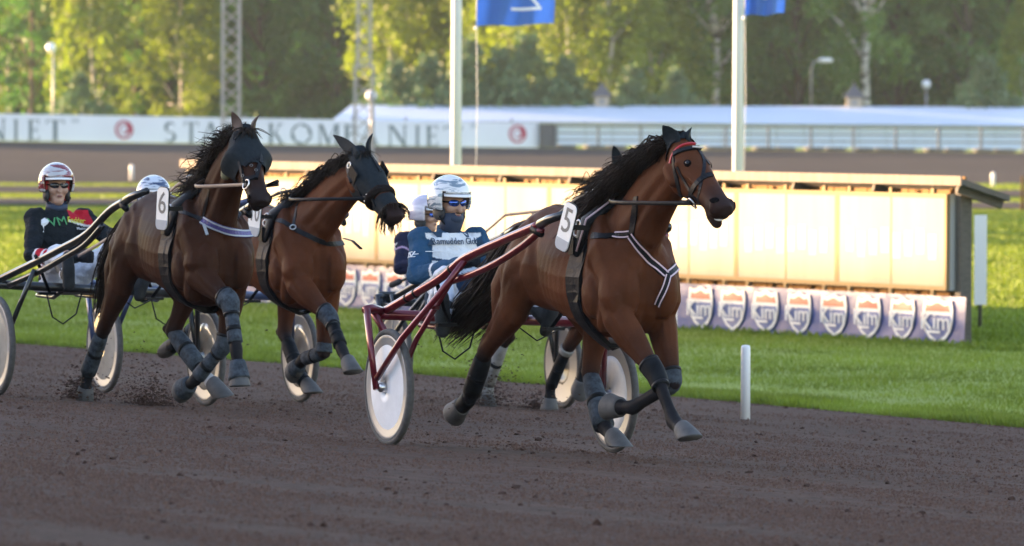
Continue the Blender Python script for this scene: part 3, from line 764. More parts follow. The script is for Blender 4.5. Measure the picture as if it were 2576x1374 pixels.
def flag(x0p, x1p, ybot, Y, label, side, marks):
    a, b_ = at_y(x0p, ybot, Y), at_y(x1p, ybot - 6, Y); H = 3.0; base = Vector((a.x, Y, a.z))
    root = thing('flag', label, 'flag', base)
    W_ = b_.x - a.x; nx, ny = 26, 30
    def S(u, v):                             # u across, v up
        y = Y + .09 * math.sin(u * 7.5 + v * 2.2) * (.25 + u) + .05 * math.sin(u * 15 - v * 4)
        z = a.z + v * H + (b_.z - a.z) * u + .015 * math.sin(u * 9)
        return Vector((a.x + W_ * u + .02 * math.sin(v * 9), y, z))
    P = [S(i / nx, j / ny) for i in range(nx + 1) for j in range(ny + 1)]
    F = [(i * (ny + 1) + j, (i + 1) * (ny + 1) + j, (i + 1) * (ny + 1) + j + 1, i * (ny + 1) + j + 1) for i in range(nx) for j in range(ny)]
    MB(base).add(P, F, True).build('cloth', M['flag'], root)
    for poly in marks:                       # strokes as quads in (u,v)
        (u0_, v0), (u1_, v1), th = poly; m = MB(base); n = 10; dx, dv = u1_ - u0_, (v1 - v0)
        L_ = math.hypot(dx * W_, dv * H); nu, nv = -dv * H / L_ * th / W_, dx * W_ / L_ * th / H
        P = []
        for i in range(n + 1):
            u, v = u0_ + dx * i / n, v0 + dv * i / n
            P += [S(u - nu, v - nv) + Vector((0, -.012, 0)), S(u + nu, v + nv) + Vector((0, -.012, 0))]
        m.add(P, [(2 * i, 2 * i + 1, 2 * i + 3, 2 * i + 2) for i in range(n)], True); m.build('white_mark', M['white'], root)
    rope = at_y(x0p + 4, ybot + 200, Y)
    MB(base).tube([(a.x, Y, a.z + H), (a.x + .01, Y, a.z - .02), (rope.x, Y, rope.z), (rope.x - .05, Y, INZ)], .005, 6).build('halyard', M['white'], root)
    MB(base).ball((a.x, Y, a.z - .03), .03, 8).build('weight', M['white'], root)
flag(1197, 1393, 66, 112, 'blue flag with a white angled mark hanging right of the left flagpole', 1, [((.44, .085), (.83, .075), .022), ((.80, .085), (.42, .26), .02), ((.42, .26), (.8, .30), .02)])
flag(1872, 1974, 40, 107.5, 'blue flag hanging close against the right flagpole', 1, [((.25, .092), (.55, .085), .022), ((.52, .09), (.3, .2), .02)])

# ------------------------------------------------------------------ trees
def leaf_mat(name, c, tr, share=.45):
    return mat(name, c, .55, spec=.3, nz=(.45, .4), trans=(tr, share))
M['leaf_birch'] = leaf_mat('leaf_birch', (.22, .28, .045), (.76, .88, .08), .55)
M['leaf_mid'] = leaf_mat('leaf_mid', (.15, .27, .07), (.46, .78, .12), .5)
M['leaf_dark'] = leaf_mat('leaf_dark', (.13, .25, .085), (.40, .70, .14), .5)
M['leaf_grey'] = leaf_mat('leaf_grey', (.15, .24, .12), (.34, .46, .2), .4)
def bark_birch():
    m = mat('birch_bark', (.52, .49, .45), .8); t = m.node_tree; b = t.nodes['Principled BSDF']; tc = [n for n in t.nodes if n.type == 'TEX_COORD'][0]
    mp = t.nodes.new('ShaderNodeMapping'); mp.inputs['Scale'].default_value = (2, 2, 5); t.links.new(tc.outputs['Object'], mp.inputs[0])
    n = t.nodes.new('ShaderNodeTexNoise'); n.inputs['Scale'].default_value = 1.4; n.inputs['Detail'].default_value = 5; t.links.new(mp.outputs[0], n.inputs['Vector'])
    r = t.nodes.new('ShaderNodeValToRGB'); r.color_ramp.elements[0].position = .4; r.color_ramp.elements[1].position = .52
    r.color_ramp.elements[0].color = (.04, .035, .03, 1); r.color_ramp.elements[1].color = (.52, .49, .45, 1)
    t.links.new(n.outputs['Fac'], r.inputs[0]); t.links.new(r.outputs[0], b.inputs['Base Color']); return m
M['bark_birch'] = bark_birch()
M['bark_pine'] = mat('pine_bark', (.15, .11, .08), .9, nz=(3, .35, (2, 2, .6)), bump=(8, .6))
M['bark_dark'] = mat('dark_bark', (.09, .075, .06), .9, nz=(3, .35), bump=(8, .6))
def leaves(centers, radii, per, size, droop=0.0):
    n = len(centers) * per; C_ = np.repeat(np.asarray(centers), per, 0); Rr = np.repeat(np.asarray(radii), per, 0)
    d = rng.normal(size=(n, 3)); d /= np.linalg.norm(d, axis=1)[:, None]; d *= rng.random((n, 1)) ** .5
    p = C_ + d * Rr; p[:, 2] -= droop * rng.random(n) ** 2
    a = rng.normal(size=(n, 3)); a /= np.linalg.norm(a, axis=1)[:, None]; b = np.cross(a, rng.normal(size=(n, 3))); b /= np.linalg.norm(b, axis=1)[:, None]
    s = size * rng.uniform(.5, 1.25, (n, 1))
    V = np.stack([p - a * s, p + b * s * .55, p + a * s, p - b * s * .55], 1).reshape(-1, 3); F = np.arange(4 * n).reshape(-1, 4)
    return V, F
def tree_proto(name, label, cat, h, crown_lo, wid, leafm, barkm, nclump, per, size, trunk_r, droop=0, fork=False, seed=1):
    g = np.random.default_rng(seed)
    root = thing(name, label, cat, (0, 0, -200))
    tr = MB(); k = 9; pts = [(g.normal() * .12 * i / k * 2, g.normal() * .12 * i / k * 2, h * .92 * i / k) for i in range(k + 1)]
    tr.tube(pts, [trunk_r * (1 - .85 * i / k) for i in range(k + 1)], 9)
    cs, rs = [], []
    for i in range(nclump):
        u = g.random() ** .8; z = crown_lo + (h - crown_lo) * u
        prof = math.sin(min(1, (u + .12) * 1.0) * math.pi) ** .6 * (1.15 - .5 * u)
        a = g.uniform(0, 6.28); rr = wid * prof * g.uniform(.35, 1.0)
        c = (math.cos(a) * rr, math.sin(a) * rr, z); cs.append(c); q = g.uniform(.55, 1.1) * wid * .32
        rs.append((q, q, q * g.uniform(.6, 1.1)))
        if i % 3 == 0:
            j = int(np.clip((z - rr * .5) / (h * .92) * k, 1, k - 1)); s = Vector(pts[j]); e = Vector(c)
            tr.tube([s, s.lerp(e, .5) + Vector((0, 0, .15 * rr)), e], [trunk_r * .3 * (1 - j / k) + .02, trunk_r * .18 * (1 - j / k) + .015, .01], 5)
    if fork:
        tr.tube([(0, 0, h * .28), (-.5, .1, h * .42), (-.9, .2, h * .7)], [trunk_r * .7, trunk_r * .55, trunk_r * .2], 8)
    tr.build('trunk', barkm, root)
    V, F = leaves(cs, rs, per, size, droop)
    raw('crown', V, F, leafm, parent=root)
    return root
T1 = tree_proto('birch_tree', '', 'tree', 14, 1.2, 2.7, M['leaf_birch'], M['bark_birch'], 110, 85, .16, .09, .9, False, 3)
T2 = tree_proto('birch_tree', '', 'tree', 15, 2.6, 2.6, M['leaf_mid'], M['bark_birch'], 85, 80, .16, .19, .7, True, 5)
T3 = tree_proto('broadleaf_tree', '', 'tree', 13, .6, 3.4, M['leaf_mid'], M['bark_dark'], 120, 80, .18, .2, .3, False, 8)
T4 = tree_proto('broadleaf_tree', '', 'tree', 13, .3, 3.2, M['leaf_dark'], M['bark_dark'], 130, 80, .19, .2, .2, False, 11)
T5 = tree_proto('pine_tree', '', 'tree', 15, 1.6, 2.6, M['leaf_dark'], M['bark_pine'], 90, 80, .16, .13, .0, False, 13)
B1 = tree_proto('shrub', '', 'shrub', 3.2, .2, 1.6, M['leaf_grey'], M['bark_dark'], 60, 60, .12, .05, .0, False, 17)
used = set()
def plant(proto, px, Y, label, s=1.0, rz=None, grp=None):
    x = at_y(px, 250, Y).x; z = .25
    rz = random.uniform(0, 6.28) if rz is None else rz
    if proto.name not in used:
        used.add(proto.name); o = proto; o.location = (x, Y, z); o.rotation_euler = (0, 0, rz); o.scale = (s, s, s); o['label'] = label
    else: o = dup(proto, (x, Y, z), rz, label, (s, s, s * random.uniform(.92, 1.08)))
    if grp: o['group'] = grp
    return o
BG_LAWN = 'trees along the far edge of the racecourse'
# sunlit birches standing in front of the wood
plant(T1, 1035, 336, 'bright yellow green birch between the masts and left flagpole', 1.05, grp=BG_LAWN)
plant(T1, 985, 334, 'sunlit birch right behind the wider lattice mast', .95, grp=BG_LAWN)
plant(T1, 1255, 330, 'sunlit yellow birch directly below the left blue flag', 1.0, grp=BG_LAWN)
plant(T1, 1345, 327, 'golden birch just right of the left blue flag', 1.05, grp=BG_LAWN)
plant(T1, 1420, 324, 'yellow green birch beside the golden one, towards the right flagpole', .95, grp=BG_LAWN)
plant(T1, 1530, 325, 'tall yellowish birch above the left roof turret', 1.1, grp=BG_LAWN)
plant(T1, 1640, 333, 'half shaded birch between left turret and right flagpole', 1.0, grp=BG_LAWN)
# left part
plant(T5, 78, 346, 'pine with sunlit orange trunk near the left edge', 1.0, grp=BG_LAWN)
plant(T5, 338, 350, 'pine with orange patches on its upper trunk behind the red emblem', 1.05, grp=BG_LAWN)
plant(T1, 20, 354, 'yellow green birch at the left edge', 1.0, grp=BG_LAWN)
plant(T3, 170, 354, 'olive broadleaf tree right of the left street lamp', 1.0, grp=BG_LAWN)
plant(T1, 300, 358, 'olive yellow birch behind the left red emblem', .9, grp=BG_LAWN)
plant(T1, 235, 343, 'yellow lit birch behind the left end of the far banner', .95, grp=BG_LAWN)
plant(T1, 455, 346, 'yellow tipped birch just left of the plain lattice mast', .9, grp=BG_LAWN)
plant(T1, 1480, 329, 'bright yellow birch left of the left roof turret', 1.05, grp=BG_LAWN)
plant(T1, 1130, 338, 'yellow birch directly behind the left flagpole', 1.1, grp=BG_LAWN)
plant(T3, 420, 354, 'broadleaf tree with yellow lit edge left of the plain lattice mast', 1.0, grp=BG_LAWN)
plant(T4, 500, 357, 'green tree close left of the plain lattice mast', 1.0, grp=BG_LAWN)
plant(T4, 660, 350, 'dark green tree behind the blindfolded horse', 1.1, grp=BG_LAWN)
plant(T4, 760, 353, 'dark green tree between the two lattice masts', 1.1, grp=BG_LAWN)
plant(T4, 850, 349, 'dark green tree close left of the wider lattice mast', 1.0, grp=BG_LAWN)
plant(T3, 910, 361, 'tall green tree behind the wider lattice mast', 1.1, grp=BG_LAWN)
# middle back
plant(T3, 1120, 361, 'green tree hidden behind the left flagpole', 1.1, grp=BG_LAWN)
plant(T4, 1470, 362, 'dark tree between two yellow birches right of the left flag', 1.0, grp=BG_LAWN)
# right part, in shade
plant(T3, 1730, 338, 'shaded green tree left of the right flagpole', 1.05, grp=BG_LAWN)
plant(T2, 1800, 335, 'birch with grey trunk just left of the right flagpole', 1.0, 1.0, grp=BG_LAWN)
plant(T3, 1930, 342, 'green tree behind the right blue flag', 1.1, grp=BG_LAWN)
plant(T4, 2010, 338, 'green tree left of the arm lamp', 1.05, grp=BG_LAWN)
plant(T3, 2100, 345, 'green tree right above the arm lamp', 1.1, grp=BG_LAWN)
plant(T2, 2178, 331, 'birch with forked white trunk behind the right roof turret', 1.15, 2.6, grp=BG_LAWN)
plant(T4, 2260, 340, 'green tree between forked birch and right globe lamp', 1.05, grp=BG_LAWN)
plant(T3, 2350, 343, 'green tree behind the right globe lamp', 1.1, grp=BG_LAWN)
plant(T4, 2440, 337, 'grey green tree near the right edge', 1.1, grp=BG_LAWN)
plant(T3, 2530, 341, 'tall green tree at the right edge', 1.1, grp=BG_LAWN)
plant(T1, 2575, 329, 'low yellow green birch at the right edge', .5, grp=BG_LAWN)
for px, s, lb in ((990, 1.0, 'grey green shrub at the foot of the sunlit birches'), (1075, 1.1, 'grey green shrub left of the left flagpole'), (1180, 1.2, 'grey green shrub right of the left flagpole'), (1260, 1.15, 'grey shrub under the left blue flag'), (1325, 1.3, 'tall bluish grey shrub right below the golden birch'), (1420, 1.0, 'shrub left of the left roof turret'), (1590, 1.0, 'shrub right of the left roof turret'), (1700, .9, 'low shrub left of the right flagpole'), (2480, 1.1, 'shrub above the right end of the stable roof'), (200, .9, 'shrub behind the fence right of the left lamp')):
    plant(B1, px, 318, lb, s, grp='shrubs behind the far fence')
# the wood behind reads as one mass
g = np.random.default_rng(31); cs = []; rs = []
for i in range(2300):
    x = g.uniform(-52, 46); y = g.uniform(364, 384); z = g.uniform(0, 13) ; cs.append((x, y, z)); q = g.uniform(.8, 1.8); rs.append((q, q, q))
V, F = leaves(cs, rs, 45, .34)
tag(raw('woodland', V, F, M['leaf_dark']), kind='stuff', label='dense green wood closing the view behind the racecourse')
# green backing added behind the wood so no bright sky shows through
V = []; F = []; n = 80
for i in range(n + 1):
    x = -130 + 260 * i / n
    for j, (y, z) in enumerate(((384, -.5), (390, 5), (398, 10), (412, 14), (440, 15))): V.append((x, y + 3 * noise.noise(Vector((x * .2, j, 0))), z + 2.2 * noise.noise(Vector((x * .15, j, 5))) * min(j, 1)))
for i in range(n):
    for j in range(4): F.append((i * 5 + j, i * 5 + j + 1, i * 5 + j + 6, i * 5 + j + 5)[::-1])
tag(raw('sky_backing', V, F, mat('backing_green', (.09, .17, .06), .9, nz=(.35, .5), bump=(.8, 1, 1.0)), smooth=True), kind='structure', label='dark green sheet added behind the wood to close bright sky gaps')
# trees left of the picture whose shadows stripe the infield
LONE = ('lone tree left of the picture, nearest the shelter', 'second lone tree on the left of the infield', 'third lone tree on the left of the infield', 'fourth lone tree on the left of the infield', 'fifth lone tree on the left of the infield', 'sixth lone tree on the left of the infield', 'seventh lone tree, nearest the far bend')
for i, (pp, qq, s) in enumerate(((139, 112, .85), (147, 118, 1.1), (155, 110, 1.15), (163, 117, 1.1), (171, 111, 1.15), (178, 118, 1.0), (206, 120, .9))):
    o = dup(T4, (.375 * pp - .927 * qq, .927 * pp + .375 * qq, INZ), i * 1.3, LONE[i], (s * 1.15, s * 1.15, s)); o['group'] = 'single trees on the left of the infield'
# unseen stand on the near left, added as a blocker to shade the track
def shade_stand():
    t0, t1, l0, l1, zt_ = -130.0, 12.0, -40.0, -58.0, 8.45
    base = tl((t0 + t1) / 2, (l0 + l1) / 2, 1.1); root = thing('shade_stand', 'unseen long roofed stand added beside the home straight to shade the track', 'building', base)
    ax = (hd, lf, zu); L_ = t1 - t0; cmid = lambda l, z: tl((t0 + t1) / 2, l, z)
    conc = mat('concrete', (.35, .34, .33), .85, nz=(1, .15))
    MB(base).box(cmid((l0 + l1) / 2, zt_ - .3), (L_, abs(l1 - l0), .6), ax).build('roof', conc, root)
    MB(base).box(cmid(l1 + .2, (zt_ - .6 + 1.1) / 2), (L_, .3, zt_ - 1.7), ax).build('rear_wall', conc, root)
    for k in range(8): MB(base).box(cmid(l0 - 3 - k * 1.6, 1.1 + (k + 1) * .3), (L_, 1.59, (k + 1) * .6), ax).build('tier', conc, root)
    gl = mat('stand_glass', (.12, .15, .18), .1, spec=.8)
    for k in range(24):
        t = t0 + L_ * (k + .5) / 24
        MB(base).box(tl(t, l0 - 2.0, (zt_ - .6 + 1.1) / 2), (L_ / 24 - .12, .06, zt_ - 1.74), ax).build('window', gl, root)
        MB(base).box(tl(t0 + L_ * k / 24 + .06, l0 - 1.8, (zt_ - .6 + 1.1) / 2), (.2, .2, zt_ - 1.72), ax).build('column', conc, root)
    for t in (t0 + .15, t1 - .15): MB(base).box(tl(t, (l0 + l1) / 2, (zt_ - .6 + 1.1) / 2), (.3, abs(l1 - l0) - 1, zt_ - 1.73), ax).build('side_wall', conc, root)
shade_stand()
# ------------------------------------------------------------------ the field: frames of reference
class Team:
    """origin under the middle of the sulky's axle; f forward, l to the horse's left, u up"""
    def __init__(s, x, y): s.o = Vector((x, y, track_z(x, y)))
    def w(s, f, l, u): return s.o + hd * f + lf * l + zu * u
    def loc(s, p): p = Vector(p) - s.o; return Vector((p.dot(hd), p.dot(lf), p.z))
    def at(s, x, y, l): r = ray(x, y); t = (l - (CAM - s.o).dot(lf)) / r.dot(lf); return s.loc(CAM + r * t)
    def ray(s, x, y):
        r = ray(x, y); return s.loc(CAM), Vector((r.dot(hd), r.dot(lf), r.z)).normalized()
TEAM = dict(lead=Team(-.06, 45.95), six=Team(-2.94, 53.6), ten=Team(-2.36, 57.1), four=Team(-.265, 61.0))
V3 = Vector
# ------------------------------------------------------------------ hair
def hair(name, strands, r0, m, parent, off, r1=.0015, sides=3):
    """strands: list of (k,3) arrays; one tapered tube each"""
    S = np.asarray(strands, dtype=float); n, k, _ = S.shape
    T = np.gradient(S, axis=1); T /= np.linalg.norm(T, axis=2, keepdims=True) + 1e-9
    ref = rng.normal(size=(n, 1, 3)); A = np.cross(T, np.repeat(ref, k, 1)); A /= np.linalg.norm(A, axis=2, keepdims=True) + 1e-9; B = np.cross(T, A)
    w_ = (r0 * (1 - np.linspace(0, 1, k) ** 2) + r1)[None, :, None] * rng.uniform(.6, 1.4, (n, 1, 1))
    R_ = np.stack([S + A * w_ * math.cos(2 * math.pi * j / sides) + B * w_ * .7 * math.sin(2 * math.pi * j / sides) for j in range(sides)], 2)
    V = R_.reshape(-1, 3) - np.asarray(off); F = []
    i = np.arange(n)[:, None, None] * k * sides; a = np.arange(k - 1)[None, :, None] * sides; j = np.arange(sides)[None, None, :]; j2 = (j + 1) % sides
    F = np.stack([i + a + j, i + a + j2, i + a + sides + j2, i + a + sides + j], -1).reshape(-1, 4)
    return raw(name, V, F, m, smooth=True, parent=parent)
def bez(pts, k):
    """smooth curve through control points"""
    P = np.asarray(pts, dtype=float); n = len(P); t = np.linspace(0, n - 1, k); out = np.empty((k, P.shape[1]))
    for q, x in enumerate(t):
        i = min(int(x), n - 2); u = x - i; p0 = P[max(i - 1, 0)]; p1 = P[i]; p2 = P[i + 1]; p3 = P[min(i + 2, n - 1)]
        out[q] = .5 * ((2 * p1) + (-p0 + p2) * u + (2 * p0 - 5 * p1 + 4 * p2 - p3) * u * u + (-p0 + 3 * p1 - 3 * p2 + p3) * u ** 3)
    return out
# ------------------------------------------------------------------ materials of the field
def coat(name, c):
    m = mat(name, c, .52, spec=.5, ior=1.115, nz=(3.2, .28, (1, 1, 1)), attr='Col', bump=(55, .35, .006))
    return m
M['coat'] = coat('horse_coat', (.1, .05, .03))
M['hair'] = mat('dark_hair', (.032, .022, .017), .55, spec=.35, nz=(6, .5), ior=1.2)
M['hoof'] = mat('hoof_horn', (.070, .068, .068), .7, nz=(9, .35))
M['eye'] = mat('dark_eye', (.006, .004, .003), .22, spec=.4)
M['nostril'] = mat('nostril', (.006, .004, .004), .8, ior=1.1)
M['hood'] = mat('black_hood_cloth', (.016, .021, .025), .75, nz=(40, .25), bump=(120, .15), ior=1.2)
M['boot_grey'] = mat('dusty_boot', (.046, .057, .070), .75, nz=(26, .6), bump=(30, .2), ior=1.2)
M['boot_black'] = mat('black_boot', (.009, .010, .012), .6, nz=(14, .4), ior=1.2)
M['boot_pale'] = mat('pale_dusty_boot', (.24, .25, .26), .8, nz=(12, .35), ior=1.2)
M['wrap_white'] = mat('leg_wrap', (.24, .235, .225), .85, nz=(14, .3), bump=(25, .3))
M['trim_red'] = mat('red_trim', (.45, .025, .03), .5)
M['trim_pink'] = mat('pink_white_edge', (.62, .45, .50), .5)
M['purple'] = mat('purple_padding', (.065, .055, .20), .55, nz=(80, .5))
M['tan'] = mat('tan_leather', (.20, .14, .11), .5)
M['plate_grey'] = mat('plate_grey', (.33, .37, .42), .5)
M['digit'] = mat('digit_grey', (.17, .165, .155), .6)
M['sheep'] = mat('black_fleece', (.016, .011, .010), .95, bump=(60, .8), ior=1.2)
M['foam'] = mat('foam_white', (.62, .58, .56), .6)

def smooth_ring(c, x, y, hw, up_, dn, egg=0.0, n=20, pw=2.3):
    """closed section: half width hw along x, up_ above and dn below along y; egg narrows the top"""
    out = []
    for j in range(n):
        a = 2 * math.pi * j / n; sx, sy = math.cos(a), math.sin(a)
        cx_ = math.copysign(abs(sx) ** (2 / pw), sx); cy_ = math.copysign(abs(sy) ** (2 / pw), sy)
        k = 1 - egg * max(0, cy_) ** 1.3
        out.append(c + x * (hw * cx_ * k) + y * ((up_ if cy_ > 0 else dn) * cy_))
    return out

class Horse:
    def __init__(s, key, label, f0, J, col, hair_side=-1, legs_dark=1.0, scale=1.0, white=()):
        T = TEAM[key]; s.T = T; s.key = key; s.f0 = f0; s.J = {k: V3(v) for k, v in J.items()}
        s.off = V3((f0 + .85, 0, 0)); s.root = thing('horse', label, 'horse', T.w(*s.off), -HEAD, 'trotting race horses')
        s.samples = []                                   # (pos, darkness)
        s.body(col, white)
    # -- local helpers
    def mb(s): return MB(s.off)
    def head_axes(s):
        J = s.J; d = (J['nose'] - J['poll']); L = d.length; d.normalize()
        la = V3((0, 1, 0)) - d * d.y
        if 'roll' in J: la += V3(J['roll'])
        la.normalize(); n = d.cross(la).normalized()
        if n.z < 0 and n.x < 0: n = -n
        if n.dot(V3((1, 0, 1))) < 0: n = -n
        return J['poll'], d, la, n, L
    HT = [.0, .06, .14, .22, .33, .45, .56, .68, .80, .90, .97, 1.02]
    HD = [.12, .19, .245, .285, .280, .245, .200, .165, .142, .146, .128, .075]
    HWD = [.062, .082, .098, .109, .116, .099, .082, .072, .067, .073, .067, .038]
    def head_sec(s, t, grow=0.0, wide=0.0):
        P, d, la, n, L = s.head_axes(); D = float(np.interp(t, s.HT, s.HD)); W = float(np.interp(t, s.HT, s.HWD))
        top = P + d * (L * t) + n * .012 * math.sin(math.pi * min(1, t * 1.6)); c = top - n * (D / 2)
        return c, la, n, W + grow + wide, D / 2 + grow
    def head_pt(s, t, lat, depth, lift=0):
        P, d, la, n, L = s.head_axes(); W = float(np.interp(t, s.HT, s.HWD)); return P + d * (L * t) + la * (lat * (W + lift)) - n * depth
    def body(s, col, white):
        J, f0 = s.J, s.f0; m = s.mb(); S = s.samples
        # trunk
        st = [(.00, 1.36, 1.14, .07, .1), (.05, 1.42, 1.02, .17, .15), (.16, 1.475, .93, .235, .2), (.32, 1.515, .88, .265, .25), (.48, 1.508, .87, .268, .25), (.62, 1.49, .865, .268, .2), (.78, 1.475, .83, .282, .18),
              (.95, 1.48, .79, .292, .22), (1.10, 1.51, .755, .282, .36), (1.22, 1.555, .735, .262, .5), (1.34, 1.565, .735, .245, .55), (1.46, 1.51, .755, .23, .4), (1.56, 1.41, .80, .215, .2), (1.635, 1.29, .875, .175, .1), (1.675, 1.18, .96, .09, 0)]
        A_ = np.array(st); aa = np.linspace(0, 1.675, 46); W_ = []
        from_c = [bez(A_[:, [0, k]], 200) for k in (1, 2, 3, 4)]
        st = [(a,) + tuple(float(np.interp(a, c[:, 0], c[:, 1])) for c in from_c) for a in aa]
        rings = []
        for a, t, b, hw, eg in st:
            mid = b + (t - b) * .46; rings.append(smooth_ring(V3((f0 + a, 0, mid)), V3((0, 1, 0)), V3((0, 0, 1)), hw, t - mid, mid - b, eg, 24, 2.2))
            for q in (-.6, 0, .6): S.append((V3((f0 + a, hw * q, mid)), 0))
            S.append((V3((f0 + a, 0, t - .05)), 0)); S.append((V3((f0 + a, 0, b + .05)), 0))
        m.loft(rings)
        # neck
        P, d, la, n, L = s.head_axes(); end = s.head_pt(.16, 0, .13)
        w0 = V3((f0 + 1.22, 0, 1.22)); NK = bez([w0, V3((f0 + 1.42, 0, 1.30)), w0.lerp(end, .62) + V3((0, 0, .045)), end], 9)
        nr = np.interp(np.linspace(0, 1, 9), [0, .25, .5, .75, 1], [.345, .29, .222, .175, .138]); nw = np.interp(np.linspace(0, 1, 9), [0, .25, .5, .75, 1], [.20, .165, .120, .096, .082])
        s.neck = [V3(p) for p in NK]; s.neck_r = nr
        m.tube(s.neck, list(zip(nr, nw)), 20, upv=(0, 1, 0), ball=True)
        for p in s.neck: S.append((p, 0))
        # head
        rings = []
        for t in s.HT:
            c, x, y, W, D = s.head_sec(t); rings.append(smooth_ring(c, x, y, W, D, D, -.02 if t < .4 else .1, 20, 2.5)); S.append((c, float(np.clip((t - .62) / .35, 0, .8))))
        m.loft(rings)
        for sg in (-1, 1):
            m.ball(s.head_pt(.30, sg * .80, .06), (.034, .03, .03), 10)                 # brow
            m.tube([s.head_pt(.2, sg * .82, .15), s.head_pt(.33, sg * .85, .165)], [.055, .045], 10, ball=True)   # jowl
            m.ball(s.head_pt(.925, sg * .74, .055), (.048, .030, .052), 12)                 # nostril rim
            S.append((s.head_pt(.25, sg * .9, .12), 0)); S.append((s.head_pt(.94, sg, .05), .75))
        m.tube([s.head_pt(.72, 0, .105), s.head_pt(.86, 0, .125 + J.get('gape', V3((0, 0, 0))).x), s.head_pt(.93, 0, .135 + J.get('gape', V3((0, 0, 0))).x)], [.045, .042, .034], 10, ball=True)  # chin
        S.append((s.head_pt(.9, 0, .14), .8))
        # legs
        def chain(pts, rad, dk, flat=.85, n=12, upv=None):
            m.tube(pts, rad, n, flat, ball=True, upv=(0, 1, 0))
            for i in range(len(pts) - 1):
                for q in (0, .25, .5, .75): S.append((pts[i].lerp(pts[i + 1], q), dk[i] * (1 - q) + dk[i + 1] * q))
            S.append((pts[-1], dk[-1]))
        for sd, sg in (('R', -1), ('L', 1)):
            e, k, f, t = J['elb' + sd], J['kne' + sd], J['fet' + sd], J['toe' + sd]
            sh = V3((f0 + 1.545, sg * .165, 1.10)); sc = V3((f0 + 1.22, sg * .125, 1.42))
            m.tube([sc, sc.lerp(sh, .55) + V3((0, sg * .03, 0)), sh], [(.10, .06), (.145, .085), (.115, .085)], 14, upv=(0, 1, 0), ball=True)
            m.tube([sh, sh.lerp(e, .5) + V3((0, sg * .015, 0)), e], [(.105, .085), (.125, .09), (.105, .085)], 14, upv=(0, 1, 0), ball=True)
            for q in (sc, sh, e): S.append((q, 0))
            dn = (k - e).normalized()
            chain([e, e.lerp(k, .3), e.lerp(k, .7), k - dn * .04, k + (f - k).normalized() * .03], [(.120, .092), (.107, .082), (.070, .060), (.056, .052), (.054, .052)], [0, 0, .25, .75, .95], 1)
            m.ball(k + V3((.012, 0, 0)), .05, 12)
            chain([k, k.lerp(f, .25), k.lerp(f, .75), f], [(.052, .048), (.043, .037), (.041, .036), (.049, .045)], [.9, 1, 1, 1], 1)
            c = f.lerp(t, .55); chain([f, f.lerp(c, .5), c], [(.049, .045), (.041, .041), (.055, .053)], [1, 1, 1], 1)
            hp = V3((f0 + .34, sg * .13, 1.27)); sf = J['stf' + sd]; h, f, t = J['hok' + sd], J['fth' + sd], J['toh' + sd]
            bt = V3((f0 + .10, sg * .125, 1.22))
            m.tube([hp, hp.lerp(sf, .5) + V3((-.04, sg * .015, 0)), sf], [(.22, .115), (.215, .12), (.13, .09)], 16, upv=(0, 1, 0), ball=True)
            m.tube([bt, bt.lerp(h, .38) + V3((.0, sg * .01, 0)), sf.lerp(h, .45)], [(.11, .10), (.12, .10), (.075, .062)], 14, upv=(0, 1, 0), ball=True)
            for q in (hp, sf, bt, hp.lerp(sf, .5), bt.lerp(h, .4)): S.append((q, 0))
            cd = (f - h).normalized(); gd = (h - sf).normalized(); back = (gd - cd).normalized()     # calcaneus side
            chain([sf, sf.lerp(h, .35), sf.lerp(h, .75), h], [(.135, .095), (.112, .082), (.070, .058), (.064, .054)], [0, 0, .15, .7], 1)
            m.tube([h - cd * .05 + back * .052, h + back * .018 + cd * .02], [.030, .04], 10, ball=True)
            m.tube([sf.lerp(h, .45) + back * .05, h - cd * .05 + back * .05], [.03, .02], 8)
            S.append((h + back * .05, .75))
            chain([h, h.lerp(f, .2), h.lerp(f, .75), f], [(.060, .052), (.049, .042), (.045, .039), (.051, .047)], [.75, 1, 1, 1], 1)
            c = f.lerp(t, .55); chain([f, f.lerp(c, .5), c], [(.050, .046), (.042, .040), (.055, .053)], [1, 1, 1], 1)
        # breast muscles, belly tuck
        for sg in (-1, 1): m.ball((f0 + 1.605, sg * .112, 1.03), (.115, .105, .175), 14); m.ball((f0 + 1.33, sg * .19, 1.0), (.16, .085, .15), 14); m.tube([(f0 + 1.52, sg * .14, .98), (f0 + 1.44, sg * .15, .84)], [.10, .075], 12, ball=True)
        me = fuse(m, .0105, 4, .5)
        s.sculpt(me)
        V = verts_of(me); P = np.array([tuple(p - s.off) for p, _ in S]); D = np.array([x for _, x in S])
        idx = np.empty(len(V), dtype=int)
        for a in range(0, len(V), 4000): idx[a:a + 4000] = np.argmin(((V[a:a + 4000, None] - P[None]) ** 2).sum(2), 1)
        dk = D[idx]
        # soften the borders of the markings
        E = np.empty(len(me.edges) * 2, dtype=np.int32); me.edges.foreach_get('vertices', E); E = E.reshape(-1, 2)
        for _ in range(14):
            acc = dk.copy(); cnt = np.ones(len(V)); np.add.at(acc, E[:, 0], dk[E[:, 1]]); np.add.at(acc, E[:, 1], dk[E[:, 0]]); np.add.at(cnt, E[:, 0], 1); np.add.at(cnt, E[:, 1], 1); dk = acc / cnt
        c = np.array(col)[None] * (1 - dk[:, None]) + np.array((.017, .016, .018))[None] * dk[:, None]
        for p, r, wc in white:
            q = np.asarray(V3(p) - s.off); k = np.clip(1.3 - np.linalg.norm(V - q, axis=1) / r, 0, 1)[:, None]; c = c * (1 - k) + np.array(wc)[None] * k
        set_col(me, c); me.materials.append(M['coat']); me.name = 'body'
        s.me = me; s.bodyo = link('body', me, s.root)
        s.bvh = BVHTree.FromPolygons([v.co.copy() for v in me.vertices], [tuple(p.vertices) for p in me.polygons])
